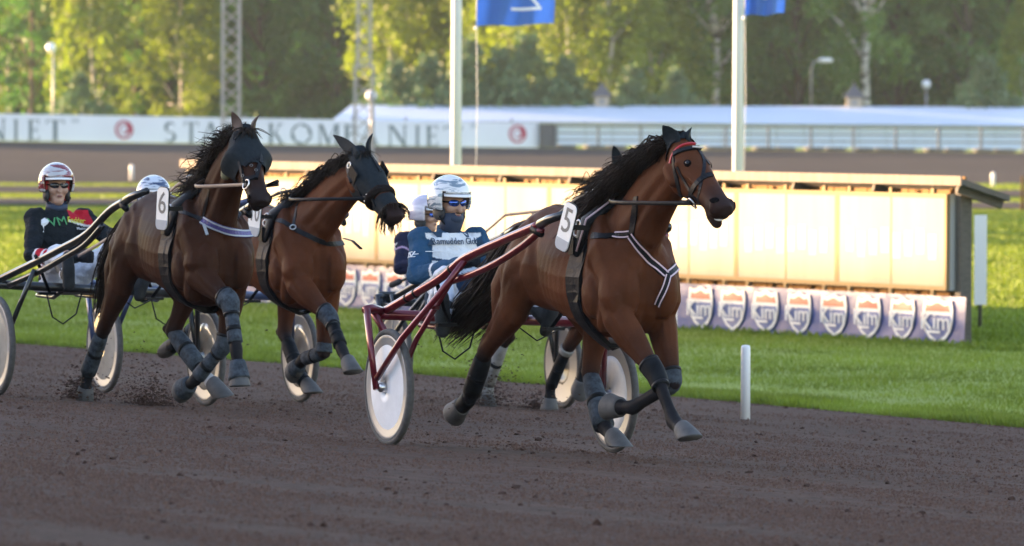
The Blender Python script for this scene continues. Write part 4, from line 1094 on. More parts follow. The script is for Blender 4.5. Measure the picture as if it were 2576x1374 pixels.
        # hooves
        for nm in ('fetR|toeR', 'fetL|toeL', 'fthR|tohR', 'fthL|tohL'):
            a, b = nm.split('|'); s.hoof(J[a], J[b], J.get('sole_' + b))
        # eyes, nostrils, mouth line
        x = s.head_axes(); x = (x[1], x[2], x[3])
        for sg in (-1, 1):
            def skin(t, depth):
                o = s.head_pt(t, sg * 1.0, depth, .25) - s.off; r_ = s.bvh.ray_cast(o, x[1] * -sg); return (r_[0], r_[1]) if r_[0] is not None else (o, x[1] * sg)
            def px(key, t, depth):
                if sg < 0 and key in J:
                    o_, d_ = s.T.ray(J[key].x, J[key].y); r_ = s.bvh.ray_cast(o_ - s.off, d_)
                    if r_[0] is not None: return r_[0], r_[1]
                return skin(t, depth)
            p, n_ = px('eye_px', .30, .075); ax_ = (x[0], n_, x[0].cross(n_).normalized())
            s.mb().ball(p + s.off - n_ * .006, (.034, .012, .024), 12, ax_).build('eyelid', M['nostril'], s.root)
            s.mb().ball(p + s.off - n_ * .003, (.020, .012, .015), 12, ax_).build('eye', M['eye'], s.root)
            p, n_ = px('nostril_px', .935, .050); ax_ = (x[0], n_, x[0].cross(n_).normalized())
            s.mb().ball(p + s.off - n_ * .002, (.024, .006, .031), 12, ax_).build('nostril', M['nostril'], s.root)
    def sculpt(s, me):
        """grooves between the muscles, ribs and a few veins, pressed into the skin"""
        V = verts_of(me).copy(); nrm = np.empty(len(V) * 3, dtype=np.float32); me.vertices.foreach_get('normal', nrm); nrm = nrm.reshape(-1, 3)
        f0, J = s.f0, s.J; disp = np.zeros(len(V)); L = []
        B = lambda a, y, z: V3((f0 + a, y, z))
        for sg in (-1, 1):
            L += [([B(1.20, sg * .25, 1.42), B(1.235, sg * .28, 1.18), B(1.27, sg * .26, .98), B(1.34, sg * .22, .86)], .017, .034),
                  ([B(1.40, sg * .15, 1.52), B(1.50, sg * .20, 1.34), B(1.60, sg * .20, 1.16)], .013, .034),
                  ([B(1.40, sg * .24, 1.20), B(1.46, sg * .25, 1.02), J['elb' + 'RL'[sg > 0]] + V3((.06, sg * .06, .02))], .012, .030),
                  ([B(.47, sg * .25, 1.42), B(.56, sg * .27, 1.22), B(.64, sg * .25, 1.02)], .022, .050),
                  ([B(.08, sg * .20, 1.34), B(.18, sg * .23, 1.10), J['hok' + 'RL'[sg > 0]].lerp(J['stf' + 'RL'[sg > 0]], .5) + V3((-.03, sg * .05, 0))], .013, .032),
                  ([B(.28, sg * .22, 1.42), B(.42, sg * .25, 1.22), J['stf' + 'RL'[sg > 0]] + V3((-.02, sg * .08, .06))], .010, .034)]
            for k, a in enumerate((.70, .775, .85, .925, 1.0, 1.075)): L.append(([B(a + .03, sg * .27, 1.34), B(a, sg * .29, 1.15), B(a - .04, sg * .25, .93)], .0014 + .0007 * ((k * 3) % 4) / 3, .018 + .004 * (k % 2)))
            e, k = J['elb' + 'RL'[sg > 0]], J['kne' + 'RL'[sg > 0]]
            L += [([e + V3((.03, sg * .09, .05)), e.lerp(k, .5) + V3((.01, sg * .08, 0)), e.lerp(k, .85) + V3((0, sg * .055, 0))], .009, .020),
                  ([e + V3((.08, -sg * .01, .06)), e.lerp(k, .6) + V3((.06, 0, 0))], .006, .016)]
            st_, h = J['stf' + 'RL'[sg > 0]], J['hok' + 'RL'[sg > 0]]
            L += [([st_ + V3((0, sg * .09, 0)), st_.lerp(h, .6) + V3((-.01, sg * .07, 0)), h + V3((-.02, sg * .05, .03))], .009, .020)]
            nk = [s.neck[i] + V3((.0, sg * .10, -.42 * s.neck_r[i])) for i in (2, 4, 6, 8)]; L.append((nk, .013, .032))
            nk = [s.neck[i] + V3((.0, sg * .10, .30 * s.neck_r[i])) for i in (2, 4, 6)]; L.append((nk, .006, .040))
            hp = lambda t, dpt: s.head_pt(t, sg, dpt)
            L += [([hp(.40, .10), hp(.52, .085), hp(.66, .075)], .009, .020), ([hp(.10, .13), hp(.22, .20), hp(.36, .20), hp(.42, .15)], .010, .020),
                  ([hp(.26, .10), hp(.34, .115), hp(.42, .10)], .007, .014), ([hp(.88, .02), hp(.91, .09), hp(.86, .12)], .008, .014), ([hp(.80, .112), hp(.92, .112), hp(1.0, .10)], .008, .010)]
            # veins and bony ridges stand out
            L += [([hp(.42, .065), hp(.54, .06), hp(.66, .052)], -.007, .014), ([hp(.50, .10), hp(.60, .115), hp(.74, .10)], -.0035, .006)]
            w_ = [B(1.30 + .05 * math.sin(q * 2.1), sg * .25, 1.10 - q * .045) for q in range(5)]; L.append((w_, -.0035, .007))
            w_ = [B(1.15 - q * .09, sg * .20, .85 + .012 * math.sin(q * 1.7)) for q in range(6)]; L.append((w_, -.004, .008))
            w_ = [e.lerp(k, q / 5) + V3((.05, -sg * .03 + .01 * math.sin(q * 2), 0)) for q in range(6)]; L.append((w_, -.0035, .007))
        L += [([B(1.69, 0, 1.28), B(1.72, 0, 1.05), B(1.66, 0, .84), B(1.5, 0, .75)], .030, .036), ([B(1.62, 0, 1.36), B(1.66, 0, 1.22)], .014, .05)]
        for pts, dep, wd in L:
            best = np.full(len(V), 1e9)
            pp = bez([tuple(p - s.off) for p in pts], 14)
            lo, hi = pp.min(0) - .16, pp.max(0) + .16; sel = np.where(((V > lo) & (V < hi)).all(1))[0]
            if not len(sel): continue
            X = V[sel]; b = np.full(len(sel), 1e9); tt = np.zeros(len(sel))
            for i in range(13):
                A, D = pp[i], pp[i + 1] - pp[i]; t = np.clip(((X - A) @ D) / (D @ D + 1e-12), 0, 1); q = ((X - (A + t[:, None] * D)) - 0); 
                n_ = nrm[sel]; q = q - n_ * (q * n_).sum(1, keepdims=True) * .75; dd = (q ** 2).sum(1); m_ = dd < b; b[m_] = dd[m_]; tt[m_] = (i + t[m_]) / 13
            fade = np.sin(np.pi * np.clip(tt, .06, .94)) ** .5
            disp[sel] -= dep * fade * np.exp(-b / wd ** 2)
        disp += np.array([.0022 * noise.noise(Vector(v) * 9) + .0035 * noise.noise(Vector(v) * 4.2) for v in V])
        V += nrm * disp[:, None].astype(np.float32); me.vertices.foreach_set('co', V.ravel()); me.update()
    def hoof(s, f, t, sole=None):
        d = (t - f).normalized(); c0 = f.lerp(t, .50); L = (t - f).length * .5
        sd = V3((0, 1, 0)) - d * d.y; sd.normalize(); fr = sd.cross(d)                  # fr: towards the front wall
        if fr.dot(V3((1, 0, .3))) < 0: fr = -fr
        m = s.mb(); rings = []
        nsol = V3(sole).normalized() if sole is not None else (d * .80 - fr * .50).normalized()      # sole normal
        for q, rr in ((-.05, .052), (.0, .056), (.3, .061), (.65, .068), (.94, .076), (1.0, .075)):
            nq = d.lerp(nsol, q).normalized(); fq = sd.cross(nq).normalized()
            if fq.dot(fr) < 0: fq = -fq
            c = c0 + d * (L * q); rings.append([c + fq * (rr * 1.1 * math.cos(2 * math.pi * a / 16)) + sd * (rr * .95 * math.sin(2 * math.pi * a / 16)) for a in range(16)])
        m.loft(rings); m.build('hoof', M['hoof'], s.root)
    def boot(s, a, b, q0, q1, r0, r1, m, name='leg_boot', flat=.92, bulge=0):
        """a sleeve round a limb between two joints"""
        A, B = s.J[a], s.J[b]; n = 6; pts = [A.lerp(B, q0 + (q1 - q0) * i / n) for i in range(n + 1)]
        rad = [r0 + (r1 - r0) * i / n + bulge * math.sin(math.pi * i / n) for i in range(n + 1)]
        rad[0] *= .93
        o = s.mb().tube(pts, rad, 16, flat, upv=(0, 1, 0)).build(name, m, s.root)
        d = (B - A).normalized()
        for q in ((.5,) if q1 - q0 > .5 else ()):
            i = int(q * n); p = pts[i]; st = s.mb().tube([p - d * .016, p + d * .016], [rad[i] * 1.02] * 2, 16, flat, upv=(0, 1, 0)).build('strap', M['boot_black'], o)
        return o
    def joint_boot(s, a, b, c, q0, q1, r, m, name='knee_boot'):
        """one sleeve over a joint, from the upper bone to the lower"""
        A, B, C = s.J[a], s.J[b], s.J[c]; pts = [A.lerp(B, q0), A.lerp(B, (q0 + 1) / 2), A.lerp(B, .97).lerp(B.lerp(C, .03), .5), B.lerp(C, q1 * .5), B.lerp(C, q1)]
        P = bez([tuple(p) for p in pts], 14); rr = np.interp(np.linspace(0, 4, 14), range(5), r)
        o = s.mb().tube([V3(p) for p in P], [float(x) for x in rr], 16, .92, upv=(0, 1, 0)).build(name, m, s.root)
        for i in (1, 12):
            d = (V3(P[i + 1]) - V3(P[i - 1])).normalized(); p = V3(P[i]); s.mb().tube([p - d * .010, p + d * .010], [rr[i] * 1.03] * 2, 16, .92, upv=(0, 1, 0)).build('strap', M['black'], o)
        return o
    # -- ribbons lying on the skin
    def ribbon(s, P, N, wd, th, m, name, parent=None, edge=None):
        b = s.mb(); n = len(P); rows = []
        for i in range(n):
            t = (P[min(i + 1, n - 1)] - P[max(i - 1, 0)]).normalized(); sdv = N[i].cross(t).normalized()
            rows.append((P[i], N[i], sdv))
        def strip(mbx, o0, o1, l0, l1):
            V = []; F = []
            for p, nn, sv in rows: V += [p + sv * o0 + nn * l0, p + sv * o1 + nn * l0, p + sv * o1 + nn * l1, p + sv * o0 + nn * l1]
            for i in range(n - 1):
                for j in range(4): k = (j + 1) % 4; F.append((4 * i + j, 4 * i + k, 4 * i + 4 + k, 4 * i + 4 + j))
            F += [(3, 2, 1, 0), tuple(4 * (n - 1) + j for j in range(4))]
            mbx.add([p + s.off for p in V], F)
        strip(b, -wd / 2, wd / 2, -.012, th); o = b.build(name, m, parent or s.root)
        if edge:
            e = s.mb()
            for sg in (-1, 1): strip(e, sg * wd * .36 - wd * .09, sg * wd * .36 + wd * .09, th - .002, th + .003)
            e.build('piping', edge, o)
        return o
    def cast(s, x, y):
        o, d = s.T.ray(x, y); h = s.bvh.ray_cast(o - s.off, d); return (h[0], h[1]) if h[0] is not None else None
    def trace(s, px, step=7):
        P, N = [], []
        for (x0, y0), (x1, y1) in zip(px[:-1], px[1:]):
            k = max(1, int(math.hypot(x1 - x0, y1 - y0) / step))
            for i in range(k + (1 if (x1, y1) == tuple(px[-1]) else 0)):
                h = s.cast(x0 + (x1 - x0) * i / k, y0 + (y1 - y0) * i / k)
                if h and P and (h[0] - P[-1]).length > .20 and len(P) < 4: P, N = [], []
                if h and (not P or (h[0] - P[-1]).length < .20): P.append(h[0]); N.append(h[1])
        if len(P) > 3:                                     # relax
            for _ in range(3): P = [P[0]] + [(P[i - 1] + P[i] * 2 + P[i + 1]) / 4 for i in range(1, len(P) - 1)] + [P[-1]]; N = [N[0]] + [(N[i - 1] + N[i] + N[i + 1]).normalized() for i in range(1, len(N) - 1)] + [N[-1]]
        return P, N
    def strap(s, px, wd, m, name='strap', th=.006, edge=None, mirror=False, parent=None):
        P, N = s.trace(px)
        if len(P) < 2: return None
        o = s.ribbon(P, N, wd, th, m, name, parent, edge)
        if mirror:
            P2 = []; N2 = []
            for p in P:
                q = s.bvh.find_nearest(V3((p.x, -p.y, p.z))); P2.append(q[0]); N2.append(q[1])
            s.ribbon(P2, N2, -wd, th, m, name, parent, edge)
        return o
    def hoop(s, a, tilt, wd, m, name, th=.012, u0=None, u1=None):
        """band round the trunk at station a (metres from the buttock), tilted back below"""
        P, N = [], []
        for i in range(41):
            q = 2 * math.pi * i / 40; dirv = V3((0, math.sin(q), math.cos(q))); o = V3((s.f0 + a, 0, 1.15)) - s.off
            o2 = o + V3((-tilt * (math.cos(q) - .6) * .4, 0, 0)); h = s.bvh.ray_cast(o2 + dirv * 1.2, -dirv)
            if h[0] is not None and abs(h[0].y) < .36: P.append(h[0]); N.append(V3((0, dirv.y, dirv.z)).lerp(h[1], .7).normalized())
        n = len(P) - 1
        for _ in range(8): P = [P[i] if False else (P[(i - 1) % n] + P[i % n] * 2 + P[(i + 1) % n]) / 4 for i in range(n)] + [None]; P[n] = P[0]
        Q = []
        for p in P:                                        # never under the skin
            h = s.bvh.find_nearest(p); out = (p - h[0]).dot(h[1]); Q.append(h[0] + h[1] * .004 if out < .004 else p)
        return s.ribbon(Q, N[:n] + [N[0]], wd, th, m, name)
    # -- hair
    def mane(s, n=520, L=(.22, .42), wind=.6, side=-1, up=.25, m=None, spread=.10):
        P, d, la, nn, L0 = s.head_axes(); st = []
        C = []
        for p, r in zip(s.neck[1:], s.neck_r[1:]): C.append(p)
        top = []
        for i, p in enumerate(s.neck):
            t = (s.neck[min(i + 1, 8)] - s.neck[max(i - 1, 0)]).normalized(); nrm = V3((-t.z, 0, t.x)); nrm = nrm if nrm.z > 0 else -nrm
            h = s.bvh.ray_cast(p - s.off + nrm * .8, -nrm); top.append((h[0] + s.off) if h[0] is not None else p + nrm * s.neck_r[i])
        top = top[2:] + [s.head_pt(.02, 0, .0)]
        crest = bez(top, 40)
        for i in range(n):
            q = rng.random() ** .85; j = q * 38; a = crest[int(j)] * (1 - j % 1) + crest[int(j) + 1] * (j % 1)
            l = rng.uniform(*L) * (.75 + .5 * math.sin(math.pi * min(1, q + .15))); b = rng.normal(0, 1)
            c0 = a + np.array([0, rng.normal(0, .018), -.012])
            g = rng.random()
            dx = -wind * l * (.55 + .7 * g); dy = side * l * (.20 + .42 * rng.random()); dz = l * (up * (1 - g) - .35 * g)
            c1 = c0 + np.array([-.10 * l, side * .12 * l * (1 - g * .4), .22 * l * (1.1 - g)])
            c2 = c0 + np.array([dx * .5, dy * .65, dz * .4 + .06 * l]) + rng.normal(0, spread * l * .25, 3)
            c3 = c0 + np.array([dx, dy, dz - .18 * l]) + rng.normal(0, spread * l * .8, 3)
            wv = rng.normal(0, .016, 3); c15 = (c1 + c2) / 2 + wv; c25 = (c2 + c3) / 2 - wv
            st.append(bez([c0, c1, c15, c2, c25, c3], 11))
        return hair('mane', st, .0040, m or M['hair'], s.root, s.off)
    def forelock(s, n=60, L=.16):
        st = []
        P, d, la, nn, L0 = s.head_axes()
        for i in range(n):
            c0 = s.head_pt(.03, rng.normal(0, .3), 0); l = L * rng.uniform(.5, 1.2); sd = rng.normal(0, .35)
            st.append(bez([c0, c0 + nn * .03 + d * l * .3 + la * sd * .06, c0 + nn * .035 + d * l * .7 + la * sd * .12, c0 + nn * .02 + d * l + la * sd * .18], 6))
        return hair('forelock', st, .004, M['hair'], s.root, s.off)
    def tail(s, mid, end, n=420, spread=.16, L=1.0):
        st = []; b = V3((s.f0 + .03, 0, 1.37)); mid, end = V3(mid), V3(end)
        for i in range(n):
            r = rng.normal(0, 1, 3); k = rng.uniform(.55, 1.08)
            c0 = np.array(b) + r * .018; c1 = np.array(b.lerp(mid, .4) + V3((-.05, 0, .05))) + r * .028
            c2 = np.array(mid) + r * np.array([.055, .05, .05]); e = np.array(mid) + (np.array(end) - np.array(mid)) * k; c3 = e + r * spread * np.array([.55, .5, .35]) * k
            st.append(bez([c0, c1, c2, (c2 + c3) / 2 + rng.normal(0, .02, 3), c3], 11))
        return hair('tail', st, .0045, M['hair'], s.root, s.off)
    # -- head gear
    def ear(s, sg, tip, m, base=None, name='ear', open_dir=None, w=.036):
        b = base if base is not None else s.head_pt(.05, sg * .72, .012); tip = V3(tip); ax = tip - b; L = ax.length; ax.normalize()
        fd = (open_dir or V3((.5, sg * .8, 0))); fd = (fd - ax * fd.dot(ax)).normalized(); sd = ax.cross(fd); rings = []
        for q, r in ((-.12, .7), (.0, .85), (.2, 1.05), (.45, 1.0), (.7, .72), (.88, .38), (1.0, .08)):
            c = b + ax * (L * q) - fd * (.012 * math.sin(math.pi * max(0, q))); ring = []
            for j in range(12):
                a = 2 * math.pi * j / 12; k = math.cos(a); dep = .62 if k < 0 else -.05 + .35 * (1 - min(1, max(0, q) * 2.2)); ring.append(c + sd * (w * r * math.sin(a)) + fd * (w * r * k * dep))
            rings.append(ring)
        return s.mb().loft(rings).build(name, m, s.root)
    def shell(s, t0, t1, grow, m, name, wide=None, n=9, lo=-1.0):
        """cloth sleeve round the head between t0 and t1"""
        rings = []
        for i in range(n):
            t = t0 + (t1 - t0) * i / (n - 1); c, x, y, W, D = s.head_sec(max(t, 0), grow, wide(t) if wide else 0); P, d, la, nn, L = s.head_axes()
            if t < 0: c = c + d * (L * t)
            rings.append(smooth_ring(c, x, y, W, D, D, .0, 20, 2.5))
        b = s.mb(); b.loft(rings, cap=False); o = b.build(name, m, s.root); return o
    def plate(s, px, py, l, wd, h_, num, lean=0.0, yaw=.9):
        c = s.T.at(px, py, l); x = V3((math.sin(yaw), math.cos(yaw), 0)); y = V3((lean, lean * .5, 1)).normalized(); x = (x - y * x.dot(y)).normalized(); n = x.cross(y)
        rr = wd * .28; poly = []
        for cx_, cy_, a0 in ((wd / 2 - rr, h_ / 2 - rr, 0), (-wd / 2 + rr, h_ / 2 - rr, 90), (-wd / 2 + rr, -h_ / 2 + rr, 180), (wd / 2 - rr, -h_ / 2 + rr, 270)):
            for q in range(5): a = R(a0 + 22.5 * q); poly.append((cx_ + rr * math.cos(a), cy_ + rr * math.sin(a)))
        b = s.mb(); b.prism([(p[0] * 1.07, p[1] * 1.035) for p in poly], c - n * .006, x, y, n * .006); b.build('plate_rim', M['black'], s.root)
        b = s.mb(); b.prism(poly, c + n * .0005, x, y, n * .004); pl = b.build('number_plate', M['white'], s.root)
        low = [p for p in poly if p[1] < -h_ * .27] ; low = [(-wd / 2, -h_ * .27)] + low + [(wd / 2, -h_ * .27)]
        b = s.mb(); b.prism(low, c + n * .005, x, y, n * .002); b.build('plate_foot', M['plate_grey'], pl)
        lettering('number', num, h_ * .74, c + y * (h_ * .11) + n * .006, x, y, M['digit'], pl, off=s.off, sx=(.86 if len(num) == 1 else .5) * wd / (h_ * .42), ext=.0015)
        b = s.mb(); b.bar(c - n * .006, c - n * .09 + V3((0, .06, 0)), .03, .03); b.build('plate_bracket', M['black'], s.root)
# ------------------------------------------------------------------ sulkies
def sulky(key, label, paint, disc, hw=.75, tip_m=None, spokes=False, seat_col=None, tilt=0.0, R0=.36):
    T = TEAM[key]; root = thing('sulky', label, 'sulky', T.o, -HEAD, 'racing sulkies')
    tip_m = tip_m or paint; zt = lambda l: -SLOPE * l * tilt
    dz = lambda l: -.043 * l if key == 'lead' else -SLOPE * l
    q = hw - .75
    for sg in (-1, 1):
        c = V3((0, sg * hw, R0 + dz(sg * hw))); ax = (0, sg, 0)
        w_ = MB().torus(c, ax, R0 - .022, .022, 56, 10, 1.05).build('wheel', M['tyre_grey'], root)
        MB().lathe(c, ax, [(.300, -.014), (.318, -.02), (.322, -.016), (.322, .016), (.318, .02), (.300, .014)], 56).build('rim', M['rim'], w_)
        if spokes:
            MB().lathe(c, ax, [(.305, -.006), (.05, -.02), (.05, .02), (.305, .006)], 48).build('disc', disc, w_)
            for k in range(5):
                a = R(72 * k + 20); b = MB()
                b.bar(c + V3((math.cos(a) * .04, sg * .022, math.sin(a) * .04)), c + V3((math.cos(a) * .30, sg * .012, math.sin(a) * .30)), .022, .012, (0, 1, 0)); b.build('spoke', M['rim'], w_)
        else:
            MB().lathe(c, ax, [(.305, -.008), (.20, -.018), (.05, -.03), (.05, .034), (.10, .030), (.20, .020), (.29, .011), (.305, .008)], 56).build('disc', disc, w_)
        MB().lathe(c, ax, [(.032, -.06), (.032, .055), (.024, .07)], 20).build('hub', M['steel'], w_)
        H = lambda f, l, u: V3((f, sg * (l + q), u + dz(sg * l)))
        b = MB()                                                        # outer fork with its top plate
        b.tube([H(-.17, .83, .83), H(-.10, .832, .60), H(-.005, .835, .345)], [(.030, .022), (.028, .020), (.020, .018)], 10, upv=(0, 1, 0))
        b.build('fork', paint, root)
        b = MB(); b.tube([H(-.16, .845, .825), H(-.20, .79, .835), H(-.25, .70, .815)], [.026, .030, .034], 10); b.tube([H(-.22, .77, .82), H(-.2, .70, .70), H(-.02, .69, .375)], [.024, .022, .018], 10)
        b.build('inner_fork', paint, root)
        if key == 'lead' and sg < 0:
            for k in range(15):                                        # chipped white edge on the fork
                p0 = H(-.17, .83, .83).lerp(H(-.08, .832, .55), k / 15.0); MB().ball(p0 + V3((-.030, -.006, 0)), (.006, .006, .010), 6).build('paint_chip', M['white'], root) if k % 1 == 0 else None
        main = [H(-.27, .68, .815), H(.11, .62, .945), H(.32, .56, 1.035), H(.45, .525, 1.105), H(.62, .50, 1.18), H(1.1, .45, 1.30), H(1.5, .405, 1.395)]
        if key in ('six', 'ten'): main = [H(-.33, .68, .80), H(-.12, .60, .88), H(.25, .54, .98), H(.59, .50, 1.07), H(1.02, .45, 1.19), H(1.41, .42, 1.365), H(1.7, .41, 1.44)]
        mp = bez([tuple(p) for p in main], 26)
        sh = MB().tube([V3(p) for p in mp], [.027] * 26, 12).build('shaft', paint, root)
        if key == 'lead':
            b = MB(); b.bar(V3(mp[5]) + V3((0, 0, .022)), V3(mp[13]) + V3((0, 0, .022)), .03, .012); b.build('scuffed_tape', M['scuff'], sh)
            for k in (3, 4, 12):
                d_ = V3(mp[k + 1]) - V3(mp[k]); MB().tube([V3(mp[k]), V3(mp[k]) + d_.normalized() * .02], [.029, .029], 12).build('clamp', M['black'], sh)
        MB().tube([V3(mp[-1]), main[-1] + V3((.12 if sg < 0 else .05, 0, .03 if sg < 0 else .012)), main[-1] + V3((.36 if sg < 0 else .10, -.02 * sg, .072 if sg < 0 else .022))], [.030, .027, .024], 12).build('shaft_tip', tip_m, sh)
        MB().tube([V3(mp[-2]) + V3((0, 0, -.01)), V3(mp[-1]) + V3((.02, 0, -.06))], [.035, .02], 10).build('quick_hitch', M['black'], sh)
        lo = [H(-.10, .62, .80), H(.30, .52, .92), H(.65, .48, 1.02), H(1.0, .45, 1.12), H(1.3, .43, 1.26)] if key in ('six', 'ten') else [H(.40, .53, 1.02), H(.70, .48, 1.085), H(1.0, .45, 1.165), H(1.3, .42, 1.27), H(1.52, .405, 1.365)]
        MB().tube([V3(p) for p in bez([tuple(p) for p in lo], 16)], [.022] * 16, 12).build('lower_shaft', paint, root)
        if key not in ('six', 'ten'): MB().tube([H(-.0, .832, .41), H(.29, .785, .67), H(.44, .62, .93), H(.60, .505, 1.16)], [.019, .020, .020, .020], 10).build('strut', paint, root)
        MB().tube([H(.0, .685, .40), H(.14, .63, .66), H(.26, .56, .92)] if key in ('six', 'ten') else [H(.0, .685, .40), H(.14, .63, .66), H(.54, .515, 1.12)], [.018, .018, .018], 10).build('strut', paint, root)
        if key not in ('six', 'ten'): MB().tube([H(.40, .66, .87), H(.36, .58, .86)], [.014, .014], 8).build('brace', paint, root)
        # stirrup
        b = MB(); b.tube([H(.30, .565, 1.02), H(.02, .40, .86), H(-.02, .34, .76)], [.014, .013, .013], 8); b.box(H(-.03, .36, .755), (.05, .13, .02)); b.build('stirrup', M['black'], root)
    b = MB(); b.tube([(-.25, -.72 - q, .80 + dz(-.72)), (-.25, .72 + q, .80 + dz(.72))], [.033, .033], 14); b.build('crossbar', paint, root)
    if key == 'four':                                   # guard frame and padded push bar on the outer side
        q = lambda x, y, l: T.at(x, y, l)
        MB().tube([q(952, 739, -.80), q(1042, 741, -.50)], [.022, .022], 10).build('guard_rail', paint, root)
        for x in (956, 984): MB().tube([q(x, 741, -.80), q(x + 12, 800, -.80)], [.013, .013], 8).build('guard_post', paint, root)
        MB().tube([q(958, 765, -.80), q(986, 765, -.80)], [.010, .010], 8).build('guard_post', paint, root)
        MB().tube([q(1000, 711, -.62), q(1062, 682, -.50)], [.013, .013], 8).build('push_bar', paint, root)
        MB().tube([q(986, 717, -.65), q(1004, 709, -.62)], [.026, .026], 12, ball=True).build('foam_grip', M['rubber'], root)
    b = MB()
    for sg in (-1, 1): b.tube([(-.25, sg * .20, .80), (-.55, sg * .17, .735), (-.95, sg * .15, .74)], [.018, .018, .016], 8)
    b.build('seat_frame', paint, root)
    # seat with a low back lip
    rings = []
    for f_, u_, w2, h2 in ((-.98, .80, .13, .05), (-.94, .79, .19, .045), (-.80, .775, .205, .03), (-.62, .775, .20, .028), (-.52, .78, .16, .024), (-.49, .785, .08, .015)):
        rings.append(smooth_ring(V3((f_, 0, u_)), V3((0, 1, 0)), V3((0, 0, 1)), w2, h2, h2, 0, 16, 2.6))
    MB().loft(rings).build('seat', seat_col or M['seat'], root)
    b = MB(); b.tube([(-.26, -.33, .77), (-.27, -.28, .60), (-.27, -.2, .55), (-.27, -.1, .62), (-.26, -.06, .77)], .006, 6); b.build('brake_cable', M['black'], root)
    b = MB(); b.tube([(-.24, .18, .77), (-.24, .34, .66), (-.24, .52, .74)], .005, 6); b.build('brake_cable', M['black'], root)
    return root
M['rim'] = mat('alloy_rim', (.34, .34, .34), .4, .3)
M['scuff'] = mat('scuffed_tape', (.62, .60, .58), .7, nz=(30, .5))
M['seat'] = mat('grey_seat', (.20, .22, .25), .6, nz=(8, .2))
M['red_paint'] = mat('dark_red_metallic', (.16, .012, .022), .28, .35, coat=.5, nz=(20, .2))
M['black_paint'] = mat('black_shaft_paint', (.014, .016, .018), .28, coat=.4, nz=(25, .4))
M['blue_paint'] = mat('blue_frame_paint', (.05, .075, .16), .35, .3, coat=.3)
M['tyre_grey'] = mat('grey_tyre', (.075, .072, .07), .8, nz=(30, .3))
M['disc_white'] = mat('white_wheel_disc', (.76, .78, .82), .5, nz=(5, .12))
M['disc_clear'] = mat('dusty_beige_wheel_disc', (.36, .33, .28), .22, coat=.5, nz=(2.5, .28))
M['disc_dark'] = mat('dark_wheel_disc', (.055, .06, .06), .35, nz=(6, .3))
sulky('lead', 'dark red racing sulky with white disc wheels behind the leading horse', M['red_paint'], M['disc_white'], tip_m=M['black_paint'])
sulky('six', 'black racing sulky with beige disc wheels at the left edge of the picture', M['black_paint'], M['disc_clear'], .80)
sulky('ten', 'blue racing sulky with beige disc wheels, half hidden behind the blindfolded horse', M['blue_paint'], M['disc_clear'], .80)
sulky('four', 'black racing sulky with dark spoked disc wheels behind the red sulky', M['black_paint'], M['disc_dark'], .75, spokes=True)

# ------------------------------------------------------------------ drivers
M['skin'] = mat('skin', (.42, .24, .17), .5, spec=.4, nz=(20, .1))
M['gloves'] = mat('black_gloves', (.016, .017, .02), .6, ior=1.2)
M['cloth'] = mat('race_silk', (.2, .2, .2), .75, attr='Col', nz=(9, .07), bump=(9, .9, .06), ior=1.2)
M['dboot'] = mat('dusty_black_boot', (.045, .05, .055), .6, nz=(9, .4), ior=1.2)
M['goggle_blue'] = mat('blue_mirror_lens', (.05, .12, .45), .08, .8)
M['goggle_black'] = mat('black_lens', (.008, .008, .009), .1, spec=.8)
M['lip'] = mat('lip', (.22, .08, .07), .5)
M['moustache'] = mat('brown_moustache', (.12, .06, .03), .8)
def creases(me, amp, sc, st=(1, 1, 1), calm=None):
    """folds in cloth"""
    V = verts_of(me).copy(); n = np.empty(len(V) * 3, dtype=np.float32); me.vertices.foreach_get('normal', n); n = n.reshape(-1, 3)
    d = np.array([(abs(noise.noise(Vector((v[0] * st[0], v[1] * st[1], v[2] * st[2])) * sc)) - .25) + .5 * noise.noise(Vector(v) * sc * 2.3) for v in V])
    if calm is not None: d *= 1 - .92 * np.exp(-(((V - np.asarray(calm)) / np.array([.14, .19, .12])) ** 2).sum(1) ** 2)
    V += n * (amp * d)[:, None].astype(np.float32); me.vertices.foreach_set('co', V.ravel()); me.update()
